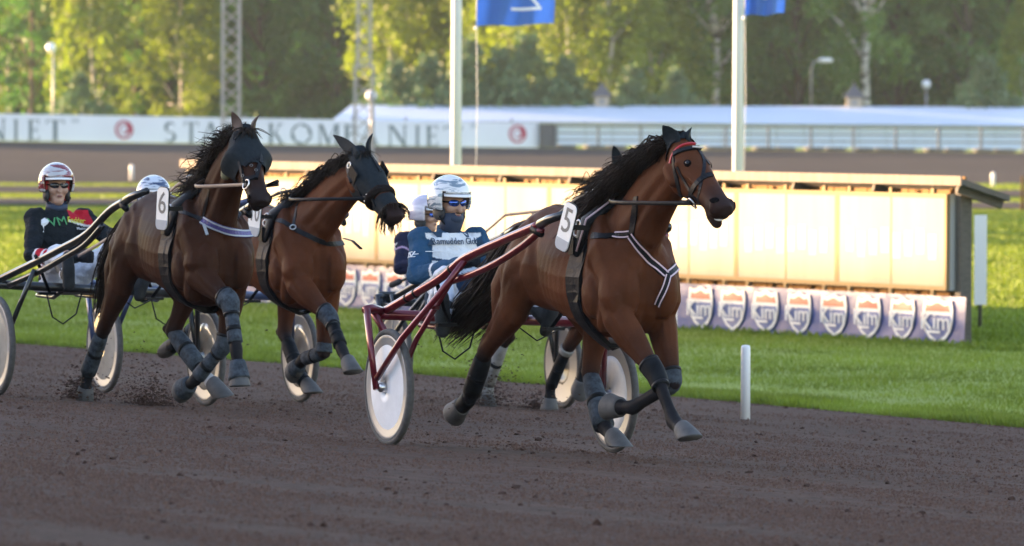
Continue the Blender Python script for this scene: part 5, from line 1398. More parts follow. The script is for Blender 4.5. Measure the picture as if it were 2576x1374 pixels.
def driver(key, label, P, jac, trous, helm, extras):
    T = TEAM[key]; off = V3((P['hip'][0], P['hip'][1], 0))
    root = thing('person', label, 'person', T.w(*off), -HEAD, 'sulky drivers')
    g = {k: V3(v) for k, v in P.items() if k not in ('yaw', 'pitch', 'mouth')}; mb = lambda: MB(off)
    hip, chest, neck, head = g['hip'], g['chest'], g['neck'], g['head']
    yaw = P.get('yaw', 0); fv = V3((math.cos(yaw), math.sin(yaw), P.get('pitch', 0))).normalized(); lv = V3((-math.sin(yaw), math.cos(yaw), 0)); uv = fv.cross(lv)
    hx = (fv, lv, uv)
    def limb(m, a, b, c, ra, grow=0.0, cut=1.0):
        c2 = b.lerp(c, cut)
        m.tube([a, a.lerp(b, .5), b], [ra[0] + grow, ra[1] + grow, ra[2] + grow], 12, ball=True)
        m.tube([b, b.lerp(c2, .4), c2], [ra[2] + grow, ra[3] + grow, ra[3] + (ra[4] - ra[3]) * cut + grow], 12, ball=True)
    def torso(m, gr=0.0, top=True):
        sp = [hip + V3((0, 0, -.03)), hip + V3((0, 0, .09)), hip.lerp(chest, .62), chest, chest.lerp(neck, .55), neck + V3((0, 0, -.02))]
        rr = [(.135, .175), (.125, .165), (.125, .165), (.135, .195), (.115, .185), (.07, .085)]
        rings = []
        for p, (a, b) in zip(sp, rr): rings.append(smooth_ring(p, V3((0, 1, 0)), V3((1, 0, .15)).normalized(), b + gr, a + gr, a + gr, 0, 20, 2.4))
        m.loft(rings)
        for sg, k in ((-1, 'R'), (1, 'L')): m.ball(g['sh' + k], .075 + gr, 12)
    AR = (.058, .052, .044, .040, .030); LR = (.088, .078, .058, .052, .040)
    def hand(m, k, gr=0.0):
        w_ = g['ha' + k]; e = g['el' + k]; d = (w_ - e).normalized(); sd = V3((0, 1, 0)) if abs(d.y) < .7 else V3((1, 0, 0)); upv_ = d.cross(sd).normalized(); sd = upv_.cross(d)
        sg = -1 if k == 'R' else 1; c = w_ + d * .045
        m.ball(c, (.050 + gr, .022 + gr, .042 + gr), 10, (d, sd, upv_))
        for i, z in enumerate((.032, .011, -.010, -.029)):                 # fingers curled round the reins
            L = (.9, 1, .95, .75)[i]; b0 = w_ + d * .078 + upv_ * z; ins = sd * -sg
            m.tube([b0, b0 + d * .026 * L + ins * .012, b0 + d * .020 * L + ins * .040, b0 - d * .012 + ins * .046], [.0105 + gr, .010 + gr, .0095 + gr, .0085 + gr], 7, ball=True)
        t0 = w_ + d * .03 + upv_ * .03
        m.tube([t0, t0 + upv_ * .022 + d * .02 - sd * sg * .01, t0 + upv_ * .026 + d * .05 - sd * sg * .03], [.014 + gr, .0125 + gr, .0105 + gr], 7, ball=True)
    # the body, one continuous figure
    m = mb(); torso(m)
    for k in 'RL':
        limb(m, g['sh' + k], g['el' + k], g['ha' + k], AR); hand(m, k); limb(m, g['hj' + k], g['kn' + k], g['an' + k], LR)
        an, to = g['an' + k], g['to' + k]; m.tube([an, an.lerp(to, .6), to], [.042, .040, .030], 10, ball=True)
    m.tube([neck - V3((0, 0, .05)), head - uv * .06 - fv * .015], [.062, .056], 12)
    m.ball(head, (.098, .076, .105), 16, hx); m.tube([head - uv * .05 + fv * .02, head - uv * .095 + fv * .055], [.062, .040], 12, ball=True)
    m.tube([head + fv * .088 + uv * .012, head + fv * .112 - uv * .032], [.010, .016], 8, ball=True)
    m.ball(head + fv * .098 - uv * .018 + lv * .013, .009, 6); m.ball(head + fv * .098 - uv * .018 - lv * .013, .009, 6)
    for sg in (-1, 1): m.ball(head + fv * .062 + lv * sg * .042 - uv * .02, .032, 8); m.ball(head + lv * sg * .075 - fv * .01, (.02, .012, .032), 8, hx)
    m.ball(head + fv * .085 + uv * .03, (.02, .055, .012), 8, hx); m.ball(head + fv * .088 - uv * .062, (.014, .026, .012), 8, hx)
    me = fuse(m, .008, 2, .45); me.materials.append(M['skin']); me.name = 'body'; link('body', me, root)
    MB(off).ball(head + fv * .094 - uv * .063, (.008, .021, .005 + P.get('mouth', .002)), 8, hx).build('mouth', M['lip'] if P.get('mouth', 0) < .004 else M['nostril'], root)
    if P.get('mouth', 0) > .004: MB(off).box(head + fv * .098 - uv * .059, (.006, .026, .006), hx).build('teeth', M['foam'], root)
    # jacket
    m = mb(); torso(m, .014)
    for k in 'RL': limb(m, g['sh' + k], g['el' + k], g['ha' + k], AR, .015, .93)
    m.tube([neck - V3((0, 0, .06)), neck + V3((0, 0, .025))], [.078, .072], 14)
    me = fuse(m, .0075, 4, .5); creases(me, .016, 7.5, (1, 1, 1.7), tuple(chest - off + V3((.13, .02, .10)))); V = verts_of(me) + np.asarray(off)[None]; me.materials.append(M['cloth'])
    arms = {}
    for k in 'RL':
        for nm, a, b in (('u', g['sh' + k], g['el' + k]), ('l', g['el' + k], g['ha' + k])):
            A, B = np.asarray(a), np.asarray(b); t = np.clip(((V - A) @ (B - A)) / ((B - A) @ (B - A)), 0, 1); arms[nm + k] = (np.linalg.norm(V - (A + t[:, None] * (B - A)), axis=1), t)
    tor = np.asarray(chest); dt = np.maximum(0, np.abs(V[:, 1] - tor[1]) - .165) + 0 * V[:, 0]
    set_col(me, jac(V, arms, g)); me.name = 'jacket'; jk = link('jacket', me, root)
    s_bvh = BVHTree.FromPolygons([V3(p) for p in V], [tuple(p.vertices) for p in me.polygons])
    # trousers
    m = mb(); hp = [hip + V3((0, 0, -.06)), hip + V3((0, 0, .03)), hip + V3((0, 0, .12))]
    m.loft([smooth_ring(p, V3((0, 1, 0)), V3((1, 0, 0)), .178, .14, .14, 0, 18, 2.4) for p in hp])
    for k in 'RL': limb(m, g['hj' + k], g['kn' + k], g['an' + k], LR, .012, .9)
    me = fuse(m, .009, 3, .5); creases(me, .016, 8); V = verts_of(me) + np.asarray(off)[None]; me.materials.append(M['cloth']); set_col(me, trous(V, g)); me.name = 'trousers'; link('trousers', me, root)
    for k in 'RL':
        m = mb(); hand(m, k, .003); w_, e = g['ha' + k], g['el' + k]; m.tube([w_ + (e - w_).normalized() * .05, w_ + (w_ - e).normalized() * .03], [.036, .034], 10, ball=True)
        me = fuse(m, .006, 1, .4); me.materials.append(M['gloves']); me.name = 'glove'; link('glove', me, root)
        m = mb(); an, to, kn = g['an' + k], g['to' + k], g['kn' + k]
        sh = an.lerp(kn, .52); m.tube([sh, an.lerp(kn, .2), an], [.062, .056, .05], 12, ball=True); dd = (to - an); perp = (an - kn).normalized()
        hl = an - dd.normalized() * .055
        m.tube([hl + perp * .035, an.lerp(to, .45) + perp * .035, to + perp * .025], [(.046, .036), (.048, .034), (.040, .026)], 12, ball=True); m.tube([an, an.lerp(to, .7)], [.05, .034], 10, ball=True)
        me = fuse(m, .008, 2, .5); me.materials.append(M['dboot']); me.name = 'boot'; link('boot', me, root)
    # helmet
    ce = head + uv * .035 - fv * .012; rad = (.140, .120, .138); nth, nph = 22, 36; Vh = []; Fh = []
    def hp_(th, ph, k=1.0): return ce + uv * (math.cos(th) * rad[2] * k) + fv * (math.sin(th) * math.cos(ph) * rad[0] * k) + lv * (math.sin(th) * math.sin(ph) * rad[1] * k)
    Vh.append(hp_(0, 0))
    thm = R(116)
    for i in range(1, nth + 1):
        for j in range(nph): Vh.append(hp_(thm * i / nth, 2 * math.pi * j / nph))
    idx = lambda i, j: 1 + (i - 1) * nph + j % nph
    for j in range(nph): Fh.append((0, idx(1, j), idx(1, j + 1)))
    for i in range(1, nth):
        for j in range(nph):
            ph = (2 * math.pi * (j + .5) / nph + math.pi) % (2 * math.pi) - math.pi; th = thm * (i + .5) / nth
            if abs(ph) < R(60) and th > R(75) + R(14) * (abs(ph) / R(63)) ** 4 * -1: continue
            Fh.append((idx(i, j), idx(i + 1, j), idx(i + 1, j + 1), idx(i, j + 1)))
    me = bpy.data.meshes.new('helmet'); me.from_pydata([tuple(p - off) for p in Vh], [], [f[::-1] for f in Fh]); me.polygons.foreach_set('use_smooth', [True] * len(Fh)); me.materials.append(helm)
    ho = link('helmet', me, root); sm = ho.modifiers.new('shell', 'SOLIDIFY'); sm.thickness = .014; sm.offset = -1
    hb = BVHTree.FromPolygons([V3(p) for p in Vh], [tuple(f) for f in Fh])
    V = []; F = []; n = 14                                          # peak
    for i in range(n + 1):
        ph = R(-58) + R(116) * i / n; a = hp_(R(72), ph, 1.005); b = hp_(R(76), ph, 1.0) + fv * (.052 * math.cos(ph * 1.35)) - uv * .008
        V += [a, b, b - uv * .006, a - uv * .010]
    for i in range(n):
        for j in range(4): F.append((4 * i + j, 4 * i + (j + 1) % 4, 4 * i + 4 + (j + 1) % 4, 4 * i + 4 + j))
    F += [(3, 2, 1, 0), tuple(4 * n + j for j in range(4))]
    MB(off).add(V, F, True).build('peak', extras.get('peak', M['white']), ho)
    MB(off).torus(ce - uv * .075 - fv * .02, uv, .112, .011, 36, 8).build('helmet_trim', M['black'], ho) if False else None
    for sg in (-1, 1):
        MB(off).ball(head + lv * sg * .076 - uv * .050 - fv * .012, (.062, .024, .050), 14, hx).build('ear_guard', M['helmgrey'], ho)
        MB(off).tube([head + lv * sg * .098 - uv * .07 + fv * .02, head + lv * sg * .07 - uv * .115 + fv * .035, head + lv * sg * .02 - uv * .135 + fv * .05], .007, 6).build('chin_strap', M['black'], ho)
    # glasses
    gm = extras.get('lens', M['goggle_black'])
    for sg in (-1, 1):
        rings = []
        for q, a, b in ((-.006, .033, .022), (.0, .036, .024), (.005, .033, .021)): rings.append([head + uv * .018 + lv * (sg * .035) + fv * (.098 + q - .35 * 0) + lv * (a * math.cos(t)) + uv * (b * math.sin(t) * (1 if math.sin(t) < 0 else .8)) - fv * (.45 * max(0, sg * (sg * .035 + a * math.cos(t)) - .02)) for t in np.linspace(0, 2 * math.pi, 17)[:-1]])
        gl = MB(off).loft(rings).build('lens', gm, root)
        MB(off).bar(head + uv * .022 + lv * sg * .066 + fv * .082, head + uv * .024 + lv * sg * .085 + fv * .0, .006, .010).build('temple_arm', M['black'], gl)
    MB(off).bar(head + uv * .024 + lv * .012 + fv * .104, head + uv * .024 - lv * .012 + fv * .104, .008, .008).build('bridge', M['black'], root)
    return dict(root=root, off=off, g=g, bvh=s_bvh, hb=hb, hx=hx, jk=jk, helm=ho, mb=mb, ce=ce)
M['helmgrey'] = mat('helmet_padding', (.03, .032, .036), .6)
def base_pose(dx=0, dl=0, dz=0):
    P = dict(hip=(-.76, 0, .86), chest=(-.84, 0, 1.15), neck=(-.86, 0, 1.345), head=(-.82, 0, 1.475), shR=(-.85, -.185, 1.275), shL=(-.85, .185, 1.275), elR=(-.70, -.285, 1.05), elL=(-.66, .285, 1.07), haR=(-.44, -.13, 1.10), haL=(-.40, .13, 1.12),
             hjR=(-.70, -.10, .87), hjL=(-.70, .10, .87), knR=(-.36, -.235, 1.06), knL=(-.36, .235, 1.06), anR=(-.12, -.345, .80), anL=(-.12, .345, .80), toR=(-.05, -.375, .965), toL=(-.05, .375, .965))
    return {k: (v[0] + dx, v[1] + dl, v[2] + dz) for k, v in P.items()}
# ------------------------------------------------------------------ the four horses
def bit_and_reins(h, px_bit, terret, hands, m, bits=True):
    c = h.cast(*px_bit)
    if not c: return
    p = c[0] + c[1] * .02 + h.off
    h.mb().torus(p, c[1] + V3((0, 0, .1)), .034, .0055, 24, 8).build('bit_ring', M['steel'], h.root)
    for sg in (-1, 1):
        a = V3((p.x, p.y * -sg if sg > 0 else p.y, p.z)); a = V3((p.x, abs(p.y) * sg + (0 if abs(p.y) > .02 else .0), p.z)) if sg > 0 else p
        t = V3((terret[0], terret[1] * sg, terret[2])); hd_ = V3((hands[0], hands[1] * sg, hands[2]))
        sag = V3((0, 0, -.035))
        w1 = a.lerp(t, .30) + sag * .6; w1.y = sg * max(abs(w1.y), .165); w2 = a.lerp(t, .62) + sag; w2.y = sg * max(abs(w2.y), .215)
        pts = [a, w1, w2, t, t.lerp(hd_, .35) + sag * .8, t.lerp(hd_, .7) + sag * .6, hd_]
        pp = bez([tuple(q) for q in pts], 30)
        h.mb().tube([V3(q) for q in pp], [(.0125, .0035)] * 30, 8, upv=(0, 1, 0)).build('rein', m, h.root)
        h.mb().torus(t, (1, 0, 0), .026, .005, 20, 6).build('terret', M['steel'], h.root)
        # crossing second line
        h.mb().tube([a.lerp(t, .0) + V3((-.02, 0, .02)), a.lerp(t, .12) + V3((0, 0, -.01))], [.014, .012], 8).build('rein_buckle', M['black'], h.root)
def saddle(h, a, m=None, edge=None, tilt=.0):
    """saddle pad and girth round the trunk just behind the withers"""
    h.hoop(a, tilt, .14, m or M['black'], 'girth', .014)
    h.hoop(a + .03, tilt, .06, M['black'], 'girth_strap', .020)
    top = V3((h.f0 + a + .05, 0, 1.545))
    for sg in (-1, 1):
        b = h.mb(); q = h.bvh.find_nearest(V3((h.f0 + a + .05, sg * .20, 1.42)) - h.off)[0] + h.off
        q2 = h.bvh.find_nearest(V3((h.f0 + a + .0, sg * .27, 1.28)) - h.off)[0] + h.off
        t0 = h.bvh.find_nearest(V3((h.f0 + a + .08, sg * .04, 1.56)) - h.off)[0] + h.off
        b.tube([t0 + V3((0, 0, .02)), q + V3((0, sg * .02, .015)), q2 + V3((0, sg * .02, 0))], [(.055, .024), (.060, .028), (.05, .022)], 12, upv=(0, 1, 0), ball=True); sp = b.build('saddle_pad', m or M['black'], h.root)
        if edge: h.mb().tube([t0 + V3((.05, 0, .045)), q + V3((.055, sg * .045, .03)), q2 + V3((.045, sg * .04, 0))], [.006] * 3, 6).build('piping', edge, sp)
        for k in range(3):
            h.mb().torus(q + V3((-.05 - .03 * k, sg * .05, -.05 * k)), (.3, sg, .2), .022, .006, 16, 6).build('buckle', M['steel'] if k < 2 else M['black'], h.root)
        h.mb().box(q2 + V3((-.02, sg * .035, .03)), (.07, .03, .10)).build('tug_block', M['black'], h.root)
    h.mb().tube([top + V3((0, -.03, .0)), top + V3((0, 0, .035)), top + V3((0, .03, 0))], .010, 8).build('saddle_hook', M['steel'], h.root)
    # back strap along the spine to the tail
    P, N = [], []
    for i in range(24):
        f = h.f0 + a - (a - .05) * i / 23; r_ = h.bvh.ray_cast(V3((f, 0, 2.2)) - h.off, V3((0, 0, -1)))
        if r_[0] is not None: P.append(r_[0]); N.append(r_[1])
    h.ribbon(P, N, .022, .006, M['black'], 'back_strap')
    # check rein loop standing above the back
    h.mb().tube([(h.f0 + a, 0, 1.56), (h.f0 + a - .15, .0, 1.60), (h.f0 + a - .35, 0, 1.575), (h.f0 + a - .6, 0, 1.54)], [.006] * 4, 6).build('check_rein', M['black'], h.root)

# --- number five, leading
H5 = Horse('lead', 'bay horse number five leading, bare face with red browband and flying mane', .49, dict(
    poll=(2.555, .03, 1.948), nose=(3.12, .06, 1.555), gape=(.034, 0, 0), eye_px=(1729, 409, 0), nostril_px=(1797, 503, 0),
    elbR=(2.08, -.16, .875), kneR=(2.41, -.06, .55), fetR=(2.635, -.05, .285), toeR=(2.87, -.05, .195),
    elbL=(1.97, .17, .87), kneL=(2.14, .17, .485), fetL=(1.82, .06, .33), toeL=(1.55, .02, .325),
    stfR=(.66, -.205, .905), hokR=(.15, -.17, .624), fthR=(-.15, -.15, .315), tohR=(-.40, -.15, .20), sole_tohR=(-.75, 0, -.5),
    stfL=(1.03, .195, .93), hokL=(.975, .16, .495), fthL=(1.25, .13, .19), tohL=(1.52, .12, .085), sole_toeL=(-.9, 0, .15), sole_toeR=(.28, 0, -1), sole_tohL=(.0, 0, -1)),
    (.088, .0295, .0135))
T = H5.T
H5.mane(2600, (.16, .33), .85, -1, .22)
H5.tail((.14, -.06, 1.06), (-.28, -.20, .72), 1200, .11)
for sg, px in ((-1, (1667, 316)), (1, (1741, 320))):
    H5.ear(sg, T.at(*px, sg * .085), M['hood'], name='hooded_ear', w=.052, base=H5.head_pt(.06, sg * .66, .03))
H5.shell(-.05, .065, .010, M['hood'], 'poll_cover')
H5.strap([(1688, 412), (1692, 392), (1702, 375), (1718, 366), (1738, 362), (1756, 366), (1770, 376)], .012, M['trim_red'], 'red_trim', .014)
H5.strap([(1697, 388), (1712, 381), (1735, 376), (1758, 375), (1779, 380)], .028, M['black'], 'browband', .016)
P, N = H5.trace([(1742, 376), (1779, 380)], 3)
for i, p in enumerate(P[::1]): H5.mb().ball(p + N[i] * .020 + H5.off, .0075, 6).build('bead', M['foam'], H5.root)
H5.strap([(1692, 392), (1698, 430), (1706, 465), (1716, 500)], .030, M['black'], 'cheek_strap', .008)
H5.strap([(1703, 420), (1718, 450), (1736, 480)], .016, M['black'], 'head_strap')
H5.strap([(1757, 378), (1766, 390), (1773, 405), (1771, 430), (1765, 455), (1760, 485), (1755, 505)], .020, M['black'], 'face_strap')
H5.strap([(1775, 402), (1790, 422), (1806, 448)], .016, M['black'], 'face_strap')
H5.strap([(1737, 500), (1742, 478), (1757, 457), (1776, 443), (1797, 439), (1812, 452)], .034, M['black'], 'noseband', .012)
H5.strap([(1740, 490), (1752, 500), (1762, 512), (1770, 530)], .016, M['black'], 'jaw_strap')
bit_and_reins(H5, (1748, 506), (1.62, -.09, 1.615), (-.36, -.13, 1.13), M['black'])
H5.mb().ball(H5.head_pt(.955, -.1, .122), (.026, .034, .009), 10, (H5.head_axes()[1], H5.head_axes()[2], H5.head_axes()[3])).build('lip_froth', M['foam'], H5.root)
saddle(H5, 1.19, edge=M['trim_pink'])
H5.strap([(1478, 592), (1510, 596), (1545, 594)], .042, M['black'], 'breast_strap', .010)
H5.strap([(1545, 593), (1585, 589)], .044, M['black'], 'breast_strap', .011, M['trim_pink'])
H5.strap([(1601, 495), (1598, 530), (1590, 590)], .046, M['black'], 'neck_strap', .010)
H5.strap([(1588, 594), (1612, 627), (1640, 660), (1676, 692)], .050, M['black'], 'breastplate', .011, M['trim_pink'])
H5.strap([(1680, 692), (1697, 678), (1708, 660)], .050, M['black'], 'breastplate', .011, M['trim_pink'])
H5.strap([(1680, 694), (1676, 715), (1666, 740), (1655, 768)], .040, M['black'], 'martingale', .011, M['trim_pink'])
H5.plate(1425, 571, -.43, .135, .285, '5', .28, 1.38)
H5.boot('hokR', 'fthR', .16, .88, .058, .062, M['boot_black'], bulge=.004); H5.boot('fthR', 'tohR', .0, .5, .054, .052, M['boot_black'], 'pastern_boot')
H5.boot('hokL', 'fthL', .05, .98, .060, .070, M['boot_grey'], 'hock_boot', bulge=.004)
H5.joint_boot('elbR', 'kneR', 'fetR', .80, .28, (.070, .070, .066, .062, .054), M['boot_black'])
H5.joint_boot('elbL', 'kneL', 'fetL', .80, .28, (.070, .068, .064, .060, .052), M['boot_grey'])

M['ring'] = mat('dull_ring', (.16, .16, .16), .45, .6)
# --- number six, blindfolded
H6 = Horse('six', 'dark bay horse number six with black eye mask and purple breast collar', .78, dict(
    poll=(2.80, .0, 1.985), nose=(3.25, -.05, 1.50),
    elbR=(2.34, -.16, .97), kneR=(2.70, -.07, .784), fetR=(2.82, -.07, .462), toeR=(2.89, -.07, .215), sole_toeR=(.1, 0, -1),
    elbL=(2.15, .17, .87), kneL=(2.085, .13, .473), fetL=(1.84, .01, .22), toeL=(1.585, .0, .13), sole_toeL=(-.9, 0, -.1),
    stfR=(.93, -.205, .885), hokR=(.485, -.17, .534), fthR=(.19, -.18, .205), tohR=(.12, -.18, .01), sole_tohR=(-.5, 0, -1),
    stfL=(1.32, .2, .93), hokL=(1.06, .14, .531), fthL=(1.42, .21, .28), tohL=(1.64, .30, .09), sole_tohL=(.1, 0, -1)),
    (.043, .0165, .0092), white=[((1.52, .25, .19), .10, (.42, .41, .40))])
T = H6.T
H6.mane(1200, (.12, .22), .55, -1, .55, spread=.22)
H6.forelock(50, .10)
H6.tail((.42, -.05, 1.02), (.30, -.10, .62), 420, .08)
for sg, px in ((-1, (583, 281)), (1, (655, 289))): H6.ear(sg, T.at(*px, sg * .085), M['coat_ear'] if 'coat_ear' in M else M.setdefault('coat_ear', mat('ear_hair', (.055, .027, .018), .6)), w=.042)
H6.shell(.06, .52, .012, M['hood'], 'eye_mask', wide=lambda t: .055 * math.exp(-((t - .33) / .085) ** 2))
H6.shell(-.03, .06, .010, M['hood'], 'poll_strap')
for px, wd in (([(592, 355), (600, 340), (620, 325), (643, 318), (660, 322), (672, 334)], .024), ([(643, 322), (650, 345), (655, 365), (654, 390), (651, 412)], .022), ([(648, 322), (664, 350), (676, 380), (684, 405)], .018),
               ([(592, 358), (598, 380), (605, 410), (611, 435), (617, 455)], .020), ([(618, 420), (622, 411), (636, 405), (648, 400)], .022), ([(652, 408), (668, 402), (686, 410)], .024), ([(650, 415), (648, 432), (644, 452)], .026), ([(619, 452), (634, 452), (646, 448)], .030)):
    H6.strap(px, wd, M['black'], 'bridle_strap', .022)
for px in ((616, 444), (643, 433), (686, 418), (632, 421)):
    c = H6.cast(*px)
    if c: H6.mb().torus(c[0] + c[1] * .022 + H6.off, c[1], .010, .0025, 14, 6).build('bridle_ring', M['ring'], H6.root)
bit_and_reins(H6, (625, 466), (1.96, -.08, 1.62), (-.12, -.14, 1.04), M['tan'])
saddle(H6, 1.18)
H6.strap([(452, 530), (478, 542), (508, 552)], .030, M['black'], 'breast_strap', .008, mirror=True)
H6.strap([(510, 556), (540, 568), (571, 580), (598, 588), (620, 591), (636, 586), (646, 577)], .056, M['purple'], 'breast_collar', .014, M['plate_grey'])
H6.strap([(527, 478), (520, 510), (510, 548)], .024, M['black'], 'neck_strap')
H6.strap([(514, 566), (518, 580), (522, 592)], .020, M['plate_grey'], 'strap_end', .012)
H6.plate(409, 525, -.42, .145, .290, '6', .05, 1.38)
P6 = H6.T.at(571, 423, -.10)
H6.mb().tube([P6 + V3((-.02, 0, .05)), P6 + V3((.0, -.01, -.05))], [.030, .034], 12, ball=True).build('ear_plug', mat('olive_felt', (.20, .19, .11), .8), H6.root)
H6.joint_boot('elbR', 'kneR', 'fetR', .80, .28, (.076, .080, .076, .066, .056), M['boot_grey']); H6.boot('kneR', 'fetR', .28, .85, .052, .056, M['boot_grey'])
H6.boot('fetR', 'toeR', .30, .80, .058, .082, M['boot_grey'], 'bell_boot')
H6.joint_boot('elbL', 'kneL', 'fetL', .80, .28, (.070, .070, .068, .064, .056), M['boot_grey']); H6.boot('kneL', 'fetL', .30, .9, .050, .056, M['boot_grey']); H6.boot('fetL', 'toeL', .34, .82, .060, .080, M['boot_grey'], 'bell_boot')
H6.boot('hokR', 'fthR', .10, .95, .056, .064, M['boot_grey'], 'hock_boot'); H6.boot('hokL', 'fthL', .05, .95, .060, .066, M['boot_grey'], 'hock_boot', bulge=.006)

# --- number ten, hooded
H10 = Horse('ten', 'reddish bay horse in black ear hood with fringed muzzle net', .72, dict(
    poll=(2.79, .15, 1.915), nose=(3.30, .24, 1.455), roll=(0, 0, 0),
    elbR=(2.35, -.16, .92), kneR=(2.70, -.05, .692), fetR=(2.934, -.05, .461), toeR=(3.15, -.05, .305), sole_toeR=(.3, 0, -1),
    elbL=(2.12, .17, .87), kneL=(2.16, .12, .415), fetL=(1.87, .08, .36), toeL=(1.66, .08, .25), sole_toeL=(-.9, 0, -.1),
    stfR=(.93, -.2, .90), hokR=(.49, -.17, .623), fthR=(.05, -.22, .43), tohR=(-.19, -.23, .36), sole_tohR=(-.6, 0, .5),
    stfL=(1.28, .2, .93), hokL=(1.30, .15, .527), fthL=(1.62, .15, .22), tohL=(1.89, .15, .105), sole_tohL=(.15, 0, -1)),
    (.088, .0275, .0118))
T = H10.T
H10.mane(1300, (.14, .26), .45, -1, .12)
H10.forelock(20, .10)
H10.tail((.40, .0, 1.10), (.25, .0, .62), 200, .10)
H10.shell(-.06, .56, .012, M['hood'], 'ear_hood')
for sg, px in ((-1, (838, 340)), (1, (938, 336))): H10.ear(sg, T.at(*px, .15 + sg * .09), M['hood'], name='hooded_ear', w=.048, base=H10.head_pt(.06, sg * .72, .0))
for sg in (-1, 1):
    c = H10.head_pt(.30, sg * 1.12, .07); x = H10.head_axes()
    H10.mb().box(c + x[1] * -.03, (.11, .012, .12), (x[1], (x[2] * sg + x[1] * .5).normalized(), x[3])).build('blinker', M['black'], H10.root)
c = H10.head_sec(.60, .03)
H10.mb().torus(c[0], H10.head_axes()[1], .088, .034, 24, 10).build('nose_roll', M['sheep'], H10.root)
H10.shell(.68, .84, .012, M['hood'], 'muzzle_net')
st = []
for i in range(110):
    a = rng.uniform(0, 2 * math.pi); cc, x, y, W, D = H10.head_sec(.84, .012); p0 = cc + x * (W * math.cos(a)) + y * (D * math.sin(a)); o = x * math.cos(a) + y * math.sin(a); l = rng.uniform(.03, .085)
    d = H10.head_axes()[1]; st.append(bez([p0, p0 + o * l * .35 + d * l * .35, p0 + o * l * .65 + d * l * .6 + V3((0, 0, -l * .3)), p0 + o * l * rng.uniform(.4, .9) + d * l * rng.uniform(.5, 1) + V3((0, 0, -l * .7))], 6))
hair('fringe', st, .0035, M['hair'], H10.root, H10.off)
for px, wd in (([(877, 405), (880, 430), (886, 460)], .030), ([(872, 402), (900, 385), (930, 382)], .020), ([(925, 385), (940, 410), (955, 436)], .018), ([(884, 440), (900, 470), (915, 498)], .022), ([(930, 490), (945, 505), (948, 520)], .018)):
    H10.strap(px, wd, M['black'], 'bridle_strap', .022)
for px, r_ in (((887, 418), .022), ((930, 520), .020), ((934, 500), .016)):
    cst = H10.cast(*px)
    if cst: H10.mb().torus(cst[0] + cst[1] * .03 + H10.off, cst[1], r_, .005, 16, 6).build('bridle_ring', M['steel'], H10.root)
bit_and_reins(H10, (930, 500), (1.85, -.08, 1.60), (-.3, -.13, 1.08), M['black'])
saddle(H10, 1.18)
H10.strap([(676, 550), (700, 552), (728, 568), (752, 583), (785, 598), (815, 610), (840, 616), (862, 612)], .036, M['black'], 'breast_collar', .011)
H10.strap([(749, 512), (742, 545), (738, 575)], .026, M['black'], 'neck_strap')
cst = H10.cast(738, 576)
if cst: H10.mb().torus(cst[0] + cst[1] * .02 + H10.off, cst[1], .022, .005, 16, 6).build('collar_ring', M['steel'], H10.root)
q0, q1 = T.at(866, 600, .20), T.at(908, 626, .22)
H10.mb().tube([q0, q0.lerp(q1, .5) + V3((0, 0, .02)), q1], [(.016, .005)] * 3, 8).build('loose_strap_end', M['black'], H10.root)
H10.plate(641, 545, -.42, .150, .290, '10', .10, 1.34)
H10.joint_boot('elbR', 'kneR', 'fetR', .80, .28, (.072, .074, .070, .064, .055), M['boot_grey']); H10.boot('kneR', 'fetR', .26, .85, .050, .056, M['boot_black'])
H10.boot('elbL', 'kneL', .84, 1.0, .062, .07, M['boot_grey'], 'knee_boot'); H10.boot('kneL', 'fetL', .04, .9, .056, .054, M['boot_grey']); H10.boot('fetL', 'toeL', .34, .8, .056, .07, M['boot_grey'], 'bell_boot')
H10.boot('hokL', 'fthL', .2, .98, .058, .064, M['boot_black'], 'hock_boot'); H10.boot('fthL', 'tohL', .0, .4, .054, .056, M['boot_black'], 'pastern_boot'); H10.boot('hokR', 'fthR', .15, .95, .056, .06, M['boot_grey'], 'hock_boot'); H10.boot('fthR', 'tohR', .1, .5, .056, .06, M['boot_black'], 'pastern_boot')

# --- the horse hidden behind the leader
H4 = Horse('four', 'brown horse almost hidden behind the leading bay, one black ear cap showing', .60, dict(
    poll=(2.72, .05, 2.00), nose=(3.28, .05, 1.64),
    elbR=(2.1, -.17, .9), kneR=(2.40, -.10, .70), fetR=(2.33, -.1, .38), toeR=(2.23, -.1, .18),
    elbL=(1.97, .15, .87), kneL=(1.70, .02, .493), fetL=(1.45, .0, .20), toeL=(1.42, .0, .015), sole_toeL=(0, 0, -1),
    stfR=(1.10, -.2, .92), hokR=(.887, -.16, .557), fthR=(.60, -.18, .195), tohR=(.60, -.18, .01), sole_tohR=(0, 0, -1),
    stfL=(.72, .2, .90), hokL=(.22, .06, .58), fthL=(-.06, .04, .28), tohL=(-.2, .04, .09), sole_tohL=(-.8, 0, -.4)),
    (.070, .023, .010), white=[((1.50, .0, .34), .07, (.4, .4, .4)), ((-.05, .04, .28), .12, (.4, .4, .4))])
T = H4.T
H4.mane(260, (.16, .30), .5, -1, .2)
H4.tail((.28, .0, 1.15), (.05, .0, .7), 200, .10)
for sg, px in ((-1, (1544, 366)), (1, (1590, 372))): H4.ear(sg, T.at(*px, .03 + sg * .09), M['hood'], name='hooded_ear', w=.048)
H4.shell(-.05, .5, .010, M['hood'], 'ear_hood')
saddle(H4, 1.18)
H4.boot('hokR', 'fthR', .06, 1.0, .054, .062, M['wrap_white'], 'leg_wrap'); H4.boot('fthR', 'tohR', 0, .5, .054, .05, M['wrap_white'], 'pastern_wrap')
H4.boot('kneL', 'fetL', -.08, .04, .066, .062, M['wrap_white'], 'knee_band'); H4.boot('kneL', 'fetL', .06, .95, .048, .054, M['boot_black']); H4.boot('hokL', 'fthL', .2, .9, .05, .056, M['boot_black'])
